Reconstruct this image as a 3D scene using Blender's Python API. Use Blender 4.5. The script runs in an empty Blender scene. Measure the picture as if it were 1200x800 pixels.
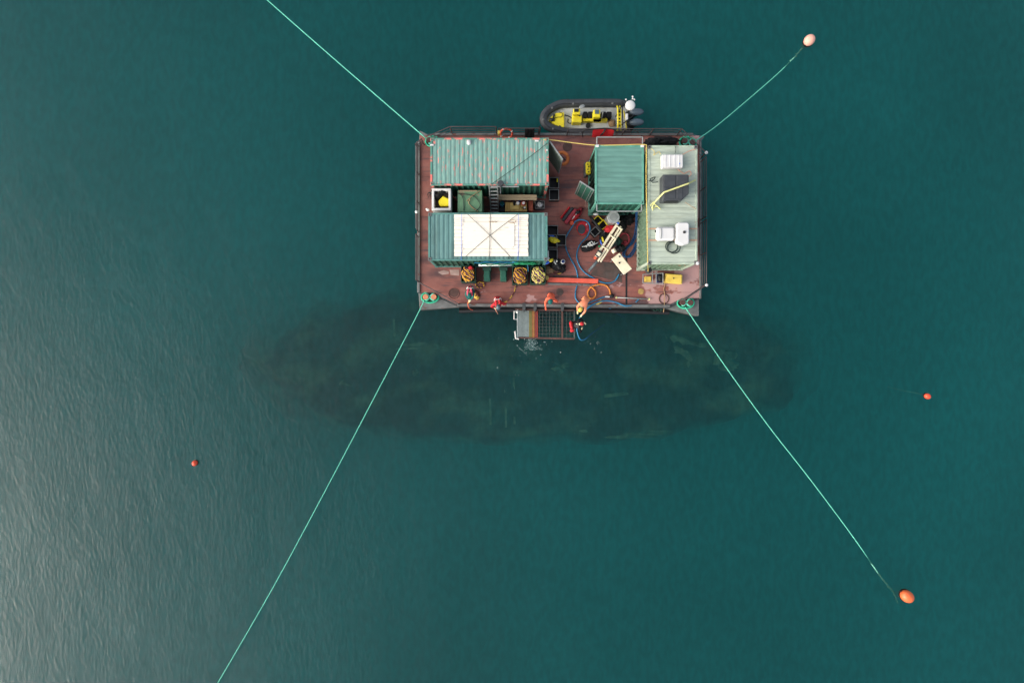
import bpy, math, random
from mathutils import Vector, Matrix, noise, Euler
random.seed(7)
sc = bpy.context.scene
# ------------------------------------------------------------------ camera
CZ, F = 33.2, 700.0
cam = bpy.data.cameras.new('camera'); camo = bpy.data.objects.new('camera', cam)
sc.collection.objects.link(camo); sc.camera = camo
camo.location = (0, 0, CZ); camo.rotation_euler = (0, 0, 0)
cam.sensor_width = 36; cam.lens = 36 * F / 1200; cam.clip_end = 3000; cam.clip_start = 0.1
# ------------------------------------------------------------------ sky, sun, exposure
SUN_EL, SUN_AZ = 30, 248            # azimuth clockwise from +Y
w = bpy.data.worlds.new("World"); sc.world = w; w.use_nodes = True
nt = w.node_tree; nt.nodes.clear()
sky = nt.nodes.new('ShaderNodeTexSky'); sky.sky_type = 'NISHITA'; sky.sun_disc = False
sky.sun_elevation = math.radians(SUN_EL); sky.sun_rotation = math.radians(SUN_AZ)
sky.air_density = 1.0; sky.dust_density = 6.0; sky.ozone_density = 1.0
hs = nt.nodes.new('ShaderNodeHueSaturation'); hs.inputs['Saturation'].default_value = 0.55
bg = nt.nodes.new('ShaderNodeBackground'); bg.inputs['Strength'].default_value = 0.15
wo = nt.nodes.new('ShaderNodeOutputWorld')
# broken overcast: soft cloud mottling over the whole sky
ctc = nt.nodes.new('ShaderNodeTexCoord'); cnz = nt.nodes.new('ShaderNodeTexNoise'); cnz.inputs['Scale'].default_value = 4.0; cnz.inputs['Detail'].default_value = 5
cmr = nt.nodes.new('ShaderNodeMapRange'); cmr.inputs[1].default_value = .32; cmr.inputs[2].default_value = .68; cmr.inputs[3].default_value = .78; cmr.inputs[4].default_value = 1.45
cmx = nt.nodes.new('ShaderNodeMix'); cmx.data_type = 'RGBA'; cmx.blend_type = 'MULTIPLY'; cmx.inputs[0].default_value = 1
nt.links.new(ctc.outputs['Generated'], cnz.inputs['Vector']); nt.links.new(cnz.outputs[0], cmr.inputs[0]); nt.links.new(cmr.outputs[0], cmx.inputs[7])
nt.links.new(sky.outputs[0], hs.inputs['Color']); nt.links.new(hs.outputs[0], cmx.inputs[6]); nt.links.new(cmx.outputs[2], bg.inputs[0]); nt.links.new(bg.outputs[0], wo.inputs[0])
sl = bpy.data.lights.new('sun', 'SUN'); slo = bpy.data.objects.new('sun', sl); sc.collection.objects.link(slo)
sl.energy = 0.5; sl.angle = math.radians(66); sl.color = (1.0, 0.98, 0.96)
az, el = math.radians(SUN_AZ), math.radians(SUN_EL)
sd = Vector((math.sin(az) * math.cos(el), math.cos(az) * math.cos(el), math.sin(el)))
slo.rotation_euler = (-sd).to_track_quat('-Z', 'Y').to_euler(); slo.location = sd * 60
vs = sc.view_settings; vs.view_transform = 'Standard'; vs.look = 'None'; vs.gamma = 1; vs.exposure = 0.65
sc.cycles.volume_bounces = 2; sc.cycles.max_bounces = 8; sc.cycles.transparent_max_bounces = 12
sc.cycles.use_denoising = True

# ------------------------------------------------------------------ helpers
def P(u, v, z=0.0):
    k = (CZ - z) / F
    return Vector(((u - 600) * k, (400 - v) * k, z))
def lin(c): return c / 12.92 if c <= 0.04045 else ((c + 0.055) / 1.055) ** 2.4
def S(r, g, b, k=0.85): return tuple(lin(x / 255) * k for x in (r, g, b)) + (1,)
WL = {}
def link(o, parent=None, wl=Vector((0, 0, 0))):
    sc.collection.objects.link(o); o.location = wl; WL[o] = wl.copy()
    if parent is not None:
        o.parent = parent; o.matrix_parent_inverse = Matrix.Translation(-WL[parent])
def tag(o, label=None, cat=None, group=None, kind=None):
    if label: o['label'] = label
    if cat: o['category'] = cat
    if group: o['group'] = group
    if kind: o['kind'] = kind
    return o
def thing(name, label, cat, loc, group=None):
    o = bpy.data.objects.new(name, None); o.empty_display_size = 0.2
    link(o, None, Vector(loc)); return tag(o, label, cat, group)
def copy_tree(o, parent=None):
    c = o.copy(); sc.collection.objects.link(c)
    if parent is not None: c.parent = parent
    for ch in list(o.children): copy_tree(ch, c)
    return c
def place(o, loc, rz, label=None):
    o.location = Vector(loc); o.rotation_euler = (0, 0, rz)
    if label: o['label'] = label
    return o

class MB:
    def __init__(s): s.v = []; s.f = []; s.m = []
    def add(s, vs_, fs, mi=0):
        n = len(s.v); s.v += [tuple(x) for x in vs_]; s.f += [tuple(i + n for i in f) for f in fs]; s.m += [mi] * len(fs); return s
    def box(s, c, d, rz=0.0, rot=None, mi=0):
        M = rot if rot is not None else Matrix.Rotation(rz, 3, 'Z'); c = Vector(c)
        vv = [c + M @ Vector((sx * d[0] / 2, sy * d[1] / 2, sz * d[2] / 2)) for sz in (-1, 1) for sy in (-1, 1) for sx in (-1, 1)]
        return s.add(vv, [(0, 2, 3, 1), (4, 5, 7, 6), (0, 1, 5, 4), (2, 6, 7, 3), (0, 4, 6, 2), (1, 3, 7, 5)], mi)
    def bb(s, x0, x1, y0, y1, z0, z1, mi=0):
        return s.box(((x0 + x1) / 2, (y0 + y1) / 2, (z0 + z1) / 2), (abs(x1 - x0), abs(y1 - y0), abs(z1 - z0)), mi=mi)
    def beam(s, a, b, w_, h_, mi=0):
        a, b = Vector(a), Vector(b); d = b - a
        M = d.to_track_quat('X', 'Z').to_matrix()
        return s.box((a + b) / 2, (d.length, w_, h_), rot=M, mi=mi)
    def prism(s, pts, z0, z1, mi=0):
        n = len(pts); a = sum(pts[i][0] * pts[(i + 1) % n][1] - pts[(i + 1) % n][0] * pts[i][1] for i in range(n))
        if a < 0: pts = pts[::-1]
        vv = [(p[0], p[1], z0) for p in pts] + [(p[0], p[1], z1) for p in pts]
        ff = [tuple(range(n))[::-1], tuple(range(n, 2 * n))] + [(i, (i + 1) % n, n + (i + 1) % n, n + i) for i in range(n)]
        return s.add(vv, ff, mi)
    def cyl(s, a, b, r0, r1=None, n=12, mi=0, cap=True):
        a, b = Vector(a), Vector(b); r1 = r0 if r1 is None else r1
        q = (b - a).to_track_quat('Z', 'Y').to_matrix(); vv = []
        for c, r in ((a, r0), (b, r1)):
            vv += [c + q @ Vector((r * math.cos(t * math.tau / n), r * math.sin(t * math.tau / n), 0)) for t in range(n)]
        ff = [(i, (i + 1) % n, n + (i + 1) % n, n + i) for i in range(n)]
        if cap: ff += [tuple(range(n))[::-1], tuple(range(n, 2 * n))]
        return s.add(vv, ff, mi)
    def tube(s, pts, r, n=6, closed=False, smooth=4, mi=0):
        pts = [Vector(p) for p in pts]
        if smooth and len(pts) > 2:
            o = []; m = len(pts)
            for i in range(m if closed else m - 1):
                p0 = pts[(i - 1) % m] if closed or i > 0 else pts[0]
                p1, p2 = pts[i], pts[(i + 1) % m]
                p3 = pts[(i + 2) % m] if closed or i + 2 < m else pts[-1]
                for k in range(smooth):
                    t = k / smooth
                    o.append(0.5 * ((2 * p1) + (p2 - p0) * t + (2 * p0 - 5 * p1 + 4 * p2 - p3) * t * t + (3 * p1 - p0 - 3 * p2 + p3) * t ** 3))
            if not closed: o.append(pts[-1])
            pts = o
        m = len(pts); vv = []; up = Vector((0, 0, 1)); last = None
        for i, p in enumerate(pts):
            a = pts[(i - 1) % m] if closed or i > 0 else p
            b = pts[(i + 1) % m] if closed or i < m - 1 else p
            d = (b - a).normalized() if (b - a).length > 1e-9 else Vector((1, 0, 0))
            x = d.cross(up)
            if x.length < 0.05: x = last if last is not None else Vector((1, 0, 0))
            x = x.normalized()
            if last is not None and x.dot(last) < 0: x = -x
            last = x; y = d.cross(x)
            rr = r(i / (m - 1)) if callable(r) else r
            vv += [p + rr * (math.cos(k * math.tau / n) * x + math.sin(k * math.tau / n) * y) for k in range(n)]
        ff = []
        for i in range(m if closed else m - 1):
            j = (i + 1) % m
            ff += [(i * n + k, i * n + (k + 1) % n, j * n + (k + 1) % n, j * n + k) for k in range(n)]
        if not closed: ff += [tuple(range(n))[::-1], tuple(range((m - 1) * n, m * n))]
        return s.add(vv, ff, mi)
    def ball(s, c, r, n=14, m=9, rz=0.0, rot=None, wob=0.0, seed=0, fr=2.5, mi=0, zmin=None):
        c = Vector(c); r = Vector(r if hasattr(r, '__len__') else (r, r, r)); M = rot if rot is not None else Matrix.Rotation(rz, 3, 'Z')
        vv = []
        for i in range(m + 1):
            th = math.pi * i / m
            for k in range(n):
                ph = math.tau * k / n
                d = Vector((math.sin(th) * math.cos(ph), math.sin(th) * math.sin(ph), math.cos(th)))
                q = 1 + (wob * noise.noise(d * fr + Vector((seed * 7.3, seed, -seed))) * 1.6 if wob else 0)
                p = c + M @ Vector((d.x * r.x * q, d.y * r.y * q, d.z * r.z * q))
                if zmin is not None: p.z = max(p.z, zmin)
                vv.append(p)
        ff = [(i * n + k, (i + 1) * n + k, (i + 1) * n + (k + 1) % n, i * n + (k + 1) % n) for i in range(m) for k in range(n)]
        return s.add(vv, ff, mi)
    def build(s, name, mat, parent=None, bevel=0.0, smooth=False, label=None, cat=None, group=None, kind=None, base=True):
        xs = [p[0] for p in s.v]; ys = [p[1] for p in s.v]; zs = [p[2] for p in s.v]
        wl = Vector(((min(xs) + max(xs)) / 2, (min(ys) + max(ys)) / 2, min(zs))) if base else Vector((0, 0, 0))
        me = bpy.data.meshes.new(name); me.from_pydata([Vector(p) - wl for p in s.v], [], s.f); me.validate()
        for mm in (mat if isinstance(mat, (list, tuple)) else [mat]): me.materials.append(mm)
        if isinstance(mat, (list, tuple)) and len(me.polygons) == len(s.m): me.polygons.foreach_set('material_index', s.m)
        if smooth: me.polygons.foreach_set('use_smooth', [True] * len(me.polygons))
        me.update()
        o = bpy.data.objects.new(name, me); link(o, parent, wl)
        if bevel: b = o.modifiers.new('bevel', 'BEVEL'); b.width = bevel; b.segments = 1; b.limit_method = 'ANGLE'
        return tag(o, label, cat, group, kind)

# ------------------------------------------------------------------ materials
def mat(name, col, rough=0.6, metal=0.0, var=0.25, scale=3.0, bump=0.0, col2=None, thr=0.55, soft=0.05, stretch=(1, 1, 1), pscale=None, spec=0.4, detail=5, grime=None, gthr=0.6):
    m = bpy.data.materials.new(name); m.use_nodes = True; n = m.node_tree.nodes; L = m.node_tree.links
    b = n['Principled BSDF']; b.inputs['Roughness'].default_value = rough; b.inputs['Metallic'].default_value = metal
    b.inputs['Specular IOR Level'].default_value = spec
    tc = n.new('ShaderNodeTexCoord'); mp = n.new('ShaderNodeMapping'); mp.inputs['Scale'].default_value = stretch
    L.new(tc.outputs['Object'], mp.inputs[0])
    nz = n.new('ShaderNodeTexNoise'); nz.inputs['Scale'].default_value = scale; nz.inputs['Detail'].default_value = detail
    L.new(mp.outputs[0], nz.inputs['Vector'])
    r = n.new('ShaderNodeMapRange'); r.inputs[1].default_value = 0.3; r.inputs[2].default_value = 0.7
    r.inputs[3].default_value = 1 - var; r.inputs[4].default_value = 1 + var
    L.new(nz.outputs[0], r.inputs[0])
    mx = n.new('ShaderNodeMix'); mx.data_type = 'RGBA'; mx.blend_type = 'MULTIPLY'; mx.inputs[0].default_value = 1
    mx.inputs[6].default_value = col; L.new(r.outputs[0], mx.inputs[7]); out = mx.outputs[2]
    def patch(out, c2, th, sf, ps, strv, seed):
        mp2 = n.new('ShaderNodeMapping'); mp2.inputs['Scale'].default_value = strv; mp2.inputs['Location'].default_value = (seed, seed * .7, 0)
        L.new(tc.outputs['Object'], mp2.inputs[0])
        z = n.new('ShaderNodeTexNoise'); z.inputs['Scale'].default_value = ps; z.inputs['Detail'].default_value = 6; z.inputs['Roughness'].default_value = 0.6
        L.new(mp2.outputs[0], z.inputs['Vector'])
        q = n.new('ShaderNodeMapRange'); q.inputs[1].default_value = th; q.inputs[2].default_value = th + sf; L.new(z.outputs[0], q.inputs[0])
        k = n.new('ShaderNodeMix'); k.data_type = 'RGBA'; L.new(q.outputs[0], k.inputs[0]); L.new(out, k.inputs[6]); k.inputs[7].default_value = c2
        return k.outputs[2]
    if grime: out = patch(out, grime, gthr, 0.2, 1.1, stretch, 9.0)
    if col2: out = patch(out, col2, thr, soft, pscale or scale, stretch, 3.0)
    L.new(out, b.inputs['Base Color'])
    if bump:
        bp = n.new('ShaderNodeBump'); bp.inputs['Strength'].default_value = bump; bp.inputs['Distance'].default_value = 0.02
        L.new(nz.outputs[0], bp.inputs['Height']); L.new(bp.outputs[0], b.inputs['Normal'])
    return m
M = {}
M['teal_primer'] = mat('teal_paint_with_primer', S(122, 164, 154), 0.55, var=.16, col2=S(228, 136, 126), thr=.585, soft=.05, pscale=3.4, stretch=(3.2, .7, 1), grime=S(120, 140, 130), gthr=.55)
M['teal_b'] = mat('blue_green_paint', S(98, 140, 137), 0.55, var=.12, stretch=(1.5, .5, 1), grime=S(80, 112, 108), gthr=.5)
M['teal_c'] = mat('seafoam_paint', S(104, 150, 139), 0.5, var=.08, stretch=(.4, 2, 1), grime=S(84, 124, 114), gthr=.5)
M['sage'] = mat('pale_sage_paint', S(184, 197, 181), 0.6, var=.10, stretch=(.5, 2.5, 1), grime=S(164, 174, 156), gthr=.52, col2=S(190, 140, 110), thr=.70, pscale=1.5)
M['green_wall'] = mat('dark_green_wall_paint', S(42, 96, 80), 0.55, var=.3, stretch=(1, 1, .3), col2=S(150, 95, 80), thr=.68, pscale=2)
M['greywall'] = mat('grey_green_wall', S(128, 142, 128), 0.6, var=.25, grime=S(120, 90, 75), gthr=.6)
M['sagewall'] = mat('sage_wall', S(104, 130, 108), 0.6, var=.25, col2=S(150, 100, 78), thr=.62, pscale=1.4)
M['hull'] = mat('barge_hull_steel', S(74, 78, 80), 0.6, var=.35, bump=.3, grime=S(105, 75, 68), gthr=.55)
M['steel'] = mat('worn_grey_steel', S(120, 122, 120), 0.5, .3, var=.3, col2=S(120, 84, 74), thr=.6)
M['railm'] = mat('dark_rail_steel', S(92, 84, 84), 0.55, .2, var=.3)
M['galv'] = mat('galvanised_pipe', S(165, 170, 168), 0.45, .4, var=.15)
M['black'] = mat('black_plastic', S(30, 32, 34), 0.5, var=.3)
M['blackcloth'] = mat('black_cloth', S(24, 25, 28), 0.9, var=.4, bump=.5, scale=9)
M['dgrey'] = mat('dark_grey_plastic', S(66, 70, 74), 0.5, var=.2)
M['rubber'] = mat('grey_black_tube_fabric', S(66, 70, 74), 0.55, var=.18, scale=5)
M['yellow'] = mat('yellow_paint', S(246, 226, 50), 0.45, var=.1)
M['yellow2'] = mat('warm_yellow_plastic', S(236, 204, 92), 0.5, var=.15)
M['white'] = mat('white_plastic', S(232, 232, 230, .8), 0.45, var=.05)
M['cream'] = mat('cream_paint', S(238, 228, 198, .9), 0.5, var=.12, grime=S(190, 175, 140), gthr=.58)
M['board'] = mat('pale_plywood', S(248, 240, 224, .9), 0.7, var=.05, stretch=(.6, 6, 1), scale=4, col2=S(206, 188, 156), thr=.64, pscale=1.6)
M['wood'] = mat('weathered_wood', S(168, 150, 122), 0.75, var=.25, stretch=(.5, 6, 1))
M['ply'] = mat('golden_plywood', S(176, 146, 84), 0.7, var=.25, stretch=(4, 1, 1), col2=S(110, 70, 50), thr=.6)
M['red'] = mat('red_fabric', S(205, 44, 52), 0.8, var=.3, scale=6, bump=.4)
M['redflat'] = mat('dusty_red_fabric', S(168, 62, 74), 0.8, var=.25, scale=6, bump=.4)
M['redcloth'] = mat('bright_red_blanket', S(190, 26, 34), 0.85, var=.15, bump=.3, scale=8)
M['orange'] = mat('orange_fabric', S(248, 112, 80), 0.8, var=.2, scale=6, bump=.3)
M['paleorange'] = mat('pale_orange_workwear', S(250, 150, 112), 0.8, var=.2, scale=5, col2=S(248, 226, 150), thr=.58)
M['vermil'] = mat('vermilion_beam_paint', S(244, 106, 84), 0.5, var=.12)
M['orangehose'] = mat('orange_hose', S(226, 140, 62), 0.45, var=.12)
M['rustorange'] = mat('orange_brown_foam', S(205, 116, 62), 0.8, var=.2)
M['bluehose'] = mat('blue_hose', S(46, 130, 172), 0.4, var=.12)
M['bluehose2'] = mat('deep_blue_hose', S(20, 78, 128), 0.4, var=.12)
M['blue'] = mat('blue_plastic', S(60, 110, 215), 0.5, var=.1)
M['navy'] = mat('navy_plastic', S(14, 40, 96), 0.5, var=.1)
M['mint'] = mat('mint_rope', S(100, 205, 176, .9), 0.8, var=.18, scale=14)
M['mint2'] = mat('green_rope', S(60, 190, 150, .9), 0.8, var=.25, scale=14)
M['wetrope'] = mat('weed_covered_rope', S(120, 200, 172), 0.8, var=.35, scale=5)
M['tealcloth'] = mat('teal_fabric', S(20, 104, 98), 0.8, var=.25, scale=8, bump=.4)
M['dkgreen'] = mat('dark_green_plastic', S(26, 66, 56), 0.55, var=.2)
M['benchgreen'] = mat('bottle_green_plastic', S(44, 100, 84), 0.5, var=.15)
M['boxgreen'] = mat('chalky_green_paint', S(104, 146, 112), 0.65, var=.2, col2=S(140, 120, 100), thr=.6, pscale=1.8)
M['netgreen'] = mat('green_netting', S(24, 130, 84), 0.8, var=.4, scale=12)
M['strap'] = mat('yellow_strap', S(214, 190, 106), 0.7, var=.15)
M['palestrap'] = mat('pale_yellow_strap', S(226, 226, 150), 0.7, var=.15)
M['brownrope'] = mat('brown_rope', S(170, 140, 105), 0.8, var=.3)
M['pinkcord'] = mat('salmon_cord', S(240, 168, 140), 0.7, var=.1)
M['darkcord'] = mat('dark_cord', S(44, 58, 54), 0.7, var=.1)
M['silver'] = mat('brushed_steel_drum', S(205, 208, 205), 0.35, .6, var=.12, scale=8)
M['screen'] = mat('dull_screen_glass', S(84, 104, 112), 0.2, var=.1)
M['skin'] = mat('skin', S(215, 165, 135), 0.6, var=.08)
M['pink'] = mat('pink_webbing', S(236, 84, 110), 0.7, var=.1)
M['reflect'] = mat('pale_reflective_tape', S(230, 232, 226), 0.4, var=.06)
M['glove'] = mat('pale_glove_rubber', S(240, 236, 190), 0.6, var=.1)
M['boot'] = mat('dark_boot', S(36, 36, 38), 0.6, var=.2)
M['neoprene'] = mat('black_neoprene', S(22, 20, 26), 0.6, var=.3)
M['mat'] = mat('worn_rubber_mat', S(84, 74, 70), 0.85, var=.3, grime=S(110, 80, 72), gthr=.5)
M['floor'] = mat('grey_boat_floor', S(206, 210, 206), 0.6, var=.18)
M['buoy'] = mat('orange_buoy_vinyl', S(250, 118, 66), 0.4, var=.08, scale=2, spec=.5, col2=S(250, 160, 110), thr=.58, pscale=2)
M['buoy2'] = mat('sun_bleached_pink_buoy', S(252, 186, 164, .9), 0.45, var=.06, scale=2)
M['buoy3'] = mat('red_orange_float', S(248, 92, 62), 0.4, var=.1)
M['foam'] = mat('foam', S(150, 178, 178), 0.9, var=.1)
M['grey_grate'] = mat('galvanised_grating', S(160, 174, 172), 0.5, .2, var=.25, scale=12)
M['olive'] = mat('olive_bar', S(140, 130, 66), 0.6, var=.2)
M['ochre'] = mat('ochre_bar', S(186, 124, 62), 0.6, var=.2)
M['redbar'] = mat('brick_red_bar', S(160, 62, 52), 0.6, var=.2)
M['darkbar'] = mat('dark_wet_bar', S(84, 92, 90), 0.5, var=.3)
M['rustbar'] = mat('rusty_bar', S(92, 66, 60), 0.7, var=.3)
M['lid'] = mat('pink_life_ring', S(224, 92, 66), 0.6, var=.15)

def rope_mat(name, a, b, sc_=9.0, dist=3.0):
    m = bpy.data.materials.new(name); m.use_nodes = True; n = m.node_tree.nodes; L = m.node_tree.links
    bs = n['Principled BSDF']; bs.inputs['Roughness'].default_value = .8
    tc = n.new('ShaderNodeTexCoord'); wv = n.new('ShaderNodeTexWave'); wv.bands_direction = 'DIAGONAL'
    wv.inputs['Scale'].default_value = sc_; wv.inputs['Distortion'].default_value = dist; wv.inputs['Detail Scale'].default_value = 1.2
    L.new(tc.outputs['Object'], wv.inputs['Vector'])
    r = n.new('ShaderNodeMapRange'); r.inputs[1].default_value = .42; r.inputs[2].default_value = .58; L.new(wv.outputs[1], r.inputs[0])
    k = n.new('ShaderNodeMix'); k.data_type = 'RGBA'; L.new(r.outputs[0], k.inputs[0]); k.inputs[6].default_value = a; k.inputs[7].default_value = b
    L.new(k.outputs[2], bs.inputs['Base Color']); return m
M['yprope'] = rope_mat('yellow_purple_rope', S(226, 170, 60), S(84, 40, 70), 2.6, 7)
M['yprope2'] = rope_mat('yellow_white_rope', S(240, 226, 120), S(110, 70, 96), 2.8, 7)
M['ybrope'] = rope_mat('yellow_brown_rope', S(232, 188, 80), S(120, 66, 60), 1.1, 1)

# deck paint: red-brown with dark wheel marks and, toward the east end, paint worn back to pale pink
def deck_mat():
    m = bpy.data.materials.new('worn_red_deck_paint'); m.use_nodes = True; n = m.node_tree.nodes; L = m.node_tree.links
    b = n['Principled BSDF']; b.inputs['Roughness'].default_value = .7
    g = n.new('ShaderNodeNewGeometry')
    def nz(scale, det=6, st=(1, 1, 1), off=(0, 0, 0), rough=.6):
        mp = n.new('ShaderNodeMapping'); mp.inputs['Scale'].default_value = st; mp.inputs['Location'].default_value = off
        L.new(g.outputs['Position'], mp.inputs[0]); z = n.new('ShaderNodeTexNoise'); z.inputs['Scale'].default_value = scale
        z.inputs['Detail'].default_value = det; z.inputs['Roughness'].default_value = rough; L.new(mp.outputs[0], z.inputs['Vector']); return z.outputs[0]
    def rng(x, a, c, lo=0, hi=1):
        r = n.new('ShaderNodeMapRange'); r.inputs[1].default_value = a; r.inputs[2].default_value = c; r.inputs[3].default_value = lo; r.inputs[4].default_value = hi; L.new(x, r.inputs[0]); return r.outputs[0]
    def mixc(f, a, c):
        k = n.new('ShaderNodeMix'); k.data_type = 'RGBA'; L.new(f, k.inputs[0])
        for i, q in ((6, a), (7, c)):
            if isinstance(q, tuple): k.inputs[i].default_value = q
            else: L.new(q, k.inputs[i])
        return k.outputs[2]
    c = mixc(rng(nz(1.3), .35, .68), S(146, 86, 76), S(164, 108, 97))
    c = mixc(rng(nz(.8, 5, (.5, 2.2, 1), (4, 1, 0)), .50, .68, 0, .85), c, S(84, 62, 64))
    c = mixc(rng(nz(2.2, 4, (.35, 3.5, 1), (1, 8, 0)), .58, .72, 0, .8), c, S(74, 70, 76))
    c = mixc(rng(nz(1.1, 7, (1, 1, 1), (21, 8, 0), .65), .62, .72, 0, .6), c, S(176, 120, 112))
    c = mixc(rng(nz(6, 4), .62, .72, 0, .6), c, S(92, 54, 50))
    sp = n.new('ShaderNodeSeparateXYZ'); L.new(g.outputs['Position'], sp.inputs[0])
    east = rng(sp.outputs[0], 4.6, 9.2, -.16, .16)
    ad = n.new('ShaderNodeMath'); ad.operation = 'ADD'; L.new(nz(.75, 8, (1, 1.3, 1), (7, 3, 0), .55), ad.inputs[0]); L.new(east, ad.inputs[1])
    south = rng(sp.outputs[1], 4.5, 2.5, -.14, 0)
    ad2 = n.new('ShaderNodeMath'); ad2.operation = 'ADD'; L.new(ad.outputs[0], ad2.inputs[0]); L.new(south, ad2.inputs[1])
    c = mixc(rng(ad2.outputs[0], .50, .53, 0, .8), c, S(196, 158, 154))
    L.new(c, b.inputs['Base Color'])
    bp = n.new('ShaderNodeBump'); bp.inputs['Strength'].default_value = .3; bp.inputs['Distance'].default_value = .02; L.new(nz(5), bp.inputs['Height']); L.new(bp.outputs[0], b.inputs['Normal'])
    return m
M['deck'] = deck_mat()

# ------------------------------------------------------------------ water: a closed body with rippled surface and tinted, scattering volume
def water_mat():
    m = bpy.data.materials.new('sea_water'); m.use_nodes = True; n = m.node_tree.nodes; L = m.node_tree.links; n.clear()
    out = n.new('ShaderNodeOutputMaterial'); tc = n.new('ShaderNodeTexCoord')
    def nz(scale, st, rot, det=3):
        mp = n.new('ShaderNodeMapping'); mp.inputs['Scale'].default_value = st; mp.inputs['Rotation'].default_value = (0, 0, rot)
        L.new(tc.outputs['Object'], mp.inputs[0]); z = n.new('ShaderNodeTexNoise'); z.inputs['Scale'].default_value = scale
        z.inputs['Detail'].default_value = det; z.inputs['Distortion'].default_value = .3; L.new(mp.outputs[0], z.inputs['Vector']); return z.outputs[0]
    b1 = n.new('ShaderNodeBump'); b1.inputs['Strength'].default_value = 1; b1.inputs['Distance'].default_value = .06; L.new(nz(.3, (1.2, .8, 1), .5, 3), b1.inputs['Height'])
    b2 = n.new('ShaderNodeBump'); b2.inputs['Strength'].default_value = 1; b2.inputs['Distance'].default_value = .023; L.new(nz(4.2, (1.5, .7, 1), .12, 5), b2.inputs['Height']); L.new(b1.outputs[0], b2.inputs['Normal'])
    b3 = n.new('ShaderNodeBump'); b3.inputs['Strength'].default_value = 1; b3.inputs['Distance'].default_value = .016; L.new(nz(1.1, (1.2, .7, 1), -.5, 3), b3.inputs['Height']); L.new(b2.outputs[0], b3.inputs['Normal'])
    fr = n.new('ShaderNodeFresnel'); fr.inputs[0].default_value = 1.34; L.new(b3.outputs[0], fr.inputs['Normal'])
    gl = n.new('ShaderNodeBsdfGlossy'); gl.inputs['Roughness'].default_value = .28; L.new(b3.outputs[0], gl.inputs['Normal'])
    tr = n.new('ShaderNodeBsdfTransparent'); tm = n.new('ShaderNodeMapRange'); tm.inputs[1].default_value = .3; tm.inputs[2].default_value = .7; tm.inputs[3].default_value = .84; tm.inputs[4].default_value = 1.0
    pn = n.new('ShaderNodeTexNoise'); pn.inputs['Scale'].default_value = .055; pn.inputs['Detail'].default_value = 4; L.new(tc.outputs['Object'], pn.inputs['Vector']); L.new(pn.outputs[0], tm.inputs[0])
    rp = n.new('ShaderNodeMapRange'); rp.inputs[1].default_value = .35; rp.inputs[2].default_value = .65; rp.inputs[3].default_value = .90; rp.inputs[4].default_value = 1.0; L.new(nz(2.6, (1.3, .6, 1), .1, 4), rp.inputs[0])  # fine ripple tint paints wavelet light focusing into the transmission colour
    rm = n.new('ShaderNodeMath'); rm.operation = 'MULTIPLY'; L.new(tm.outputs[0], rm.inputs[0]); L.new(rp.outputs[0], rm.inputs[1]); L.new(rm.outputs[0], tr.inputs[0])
    mx = n.new('ShaderNodeMixShader')
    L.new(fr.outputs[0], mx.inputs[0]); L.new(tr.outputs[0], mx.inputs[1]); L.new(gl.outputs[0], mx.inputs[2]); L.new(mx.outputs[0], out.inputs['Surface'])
    v = n.new('ShaderNodeVolumePrincipled'); v.inputs['Color'].default_value = (.07, .80, .77, 1); v.inputs['Density'].default_value = .24
    v.inputs['Absorption Color'].default_value = (0, 0, 0, 1)
    L.new(v.outputs[0], out.inputs['Volume']); return m
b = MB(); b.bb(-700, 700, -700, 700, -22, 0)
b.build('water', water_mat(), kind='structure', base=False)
b = MB(); b.bb(-720, 720, -720, 720, -24, -22.5)
b.build('seabed', mat('silt', S(60, 80, 70), .9), kind='structure')

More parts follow.
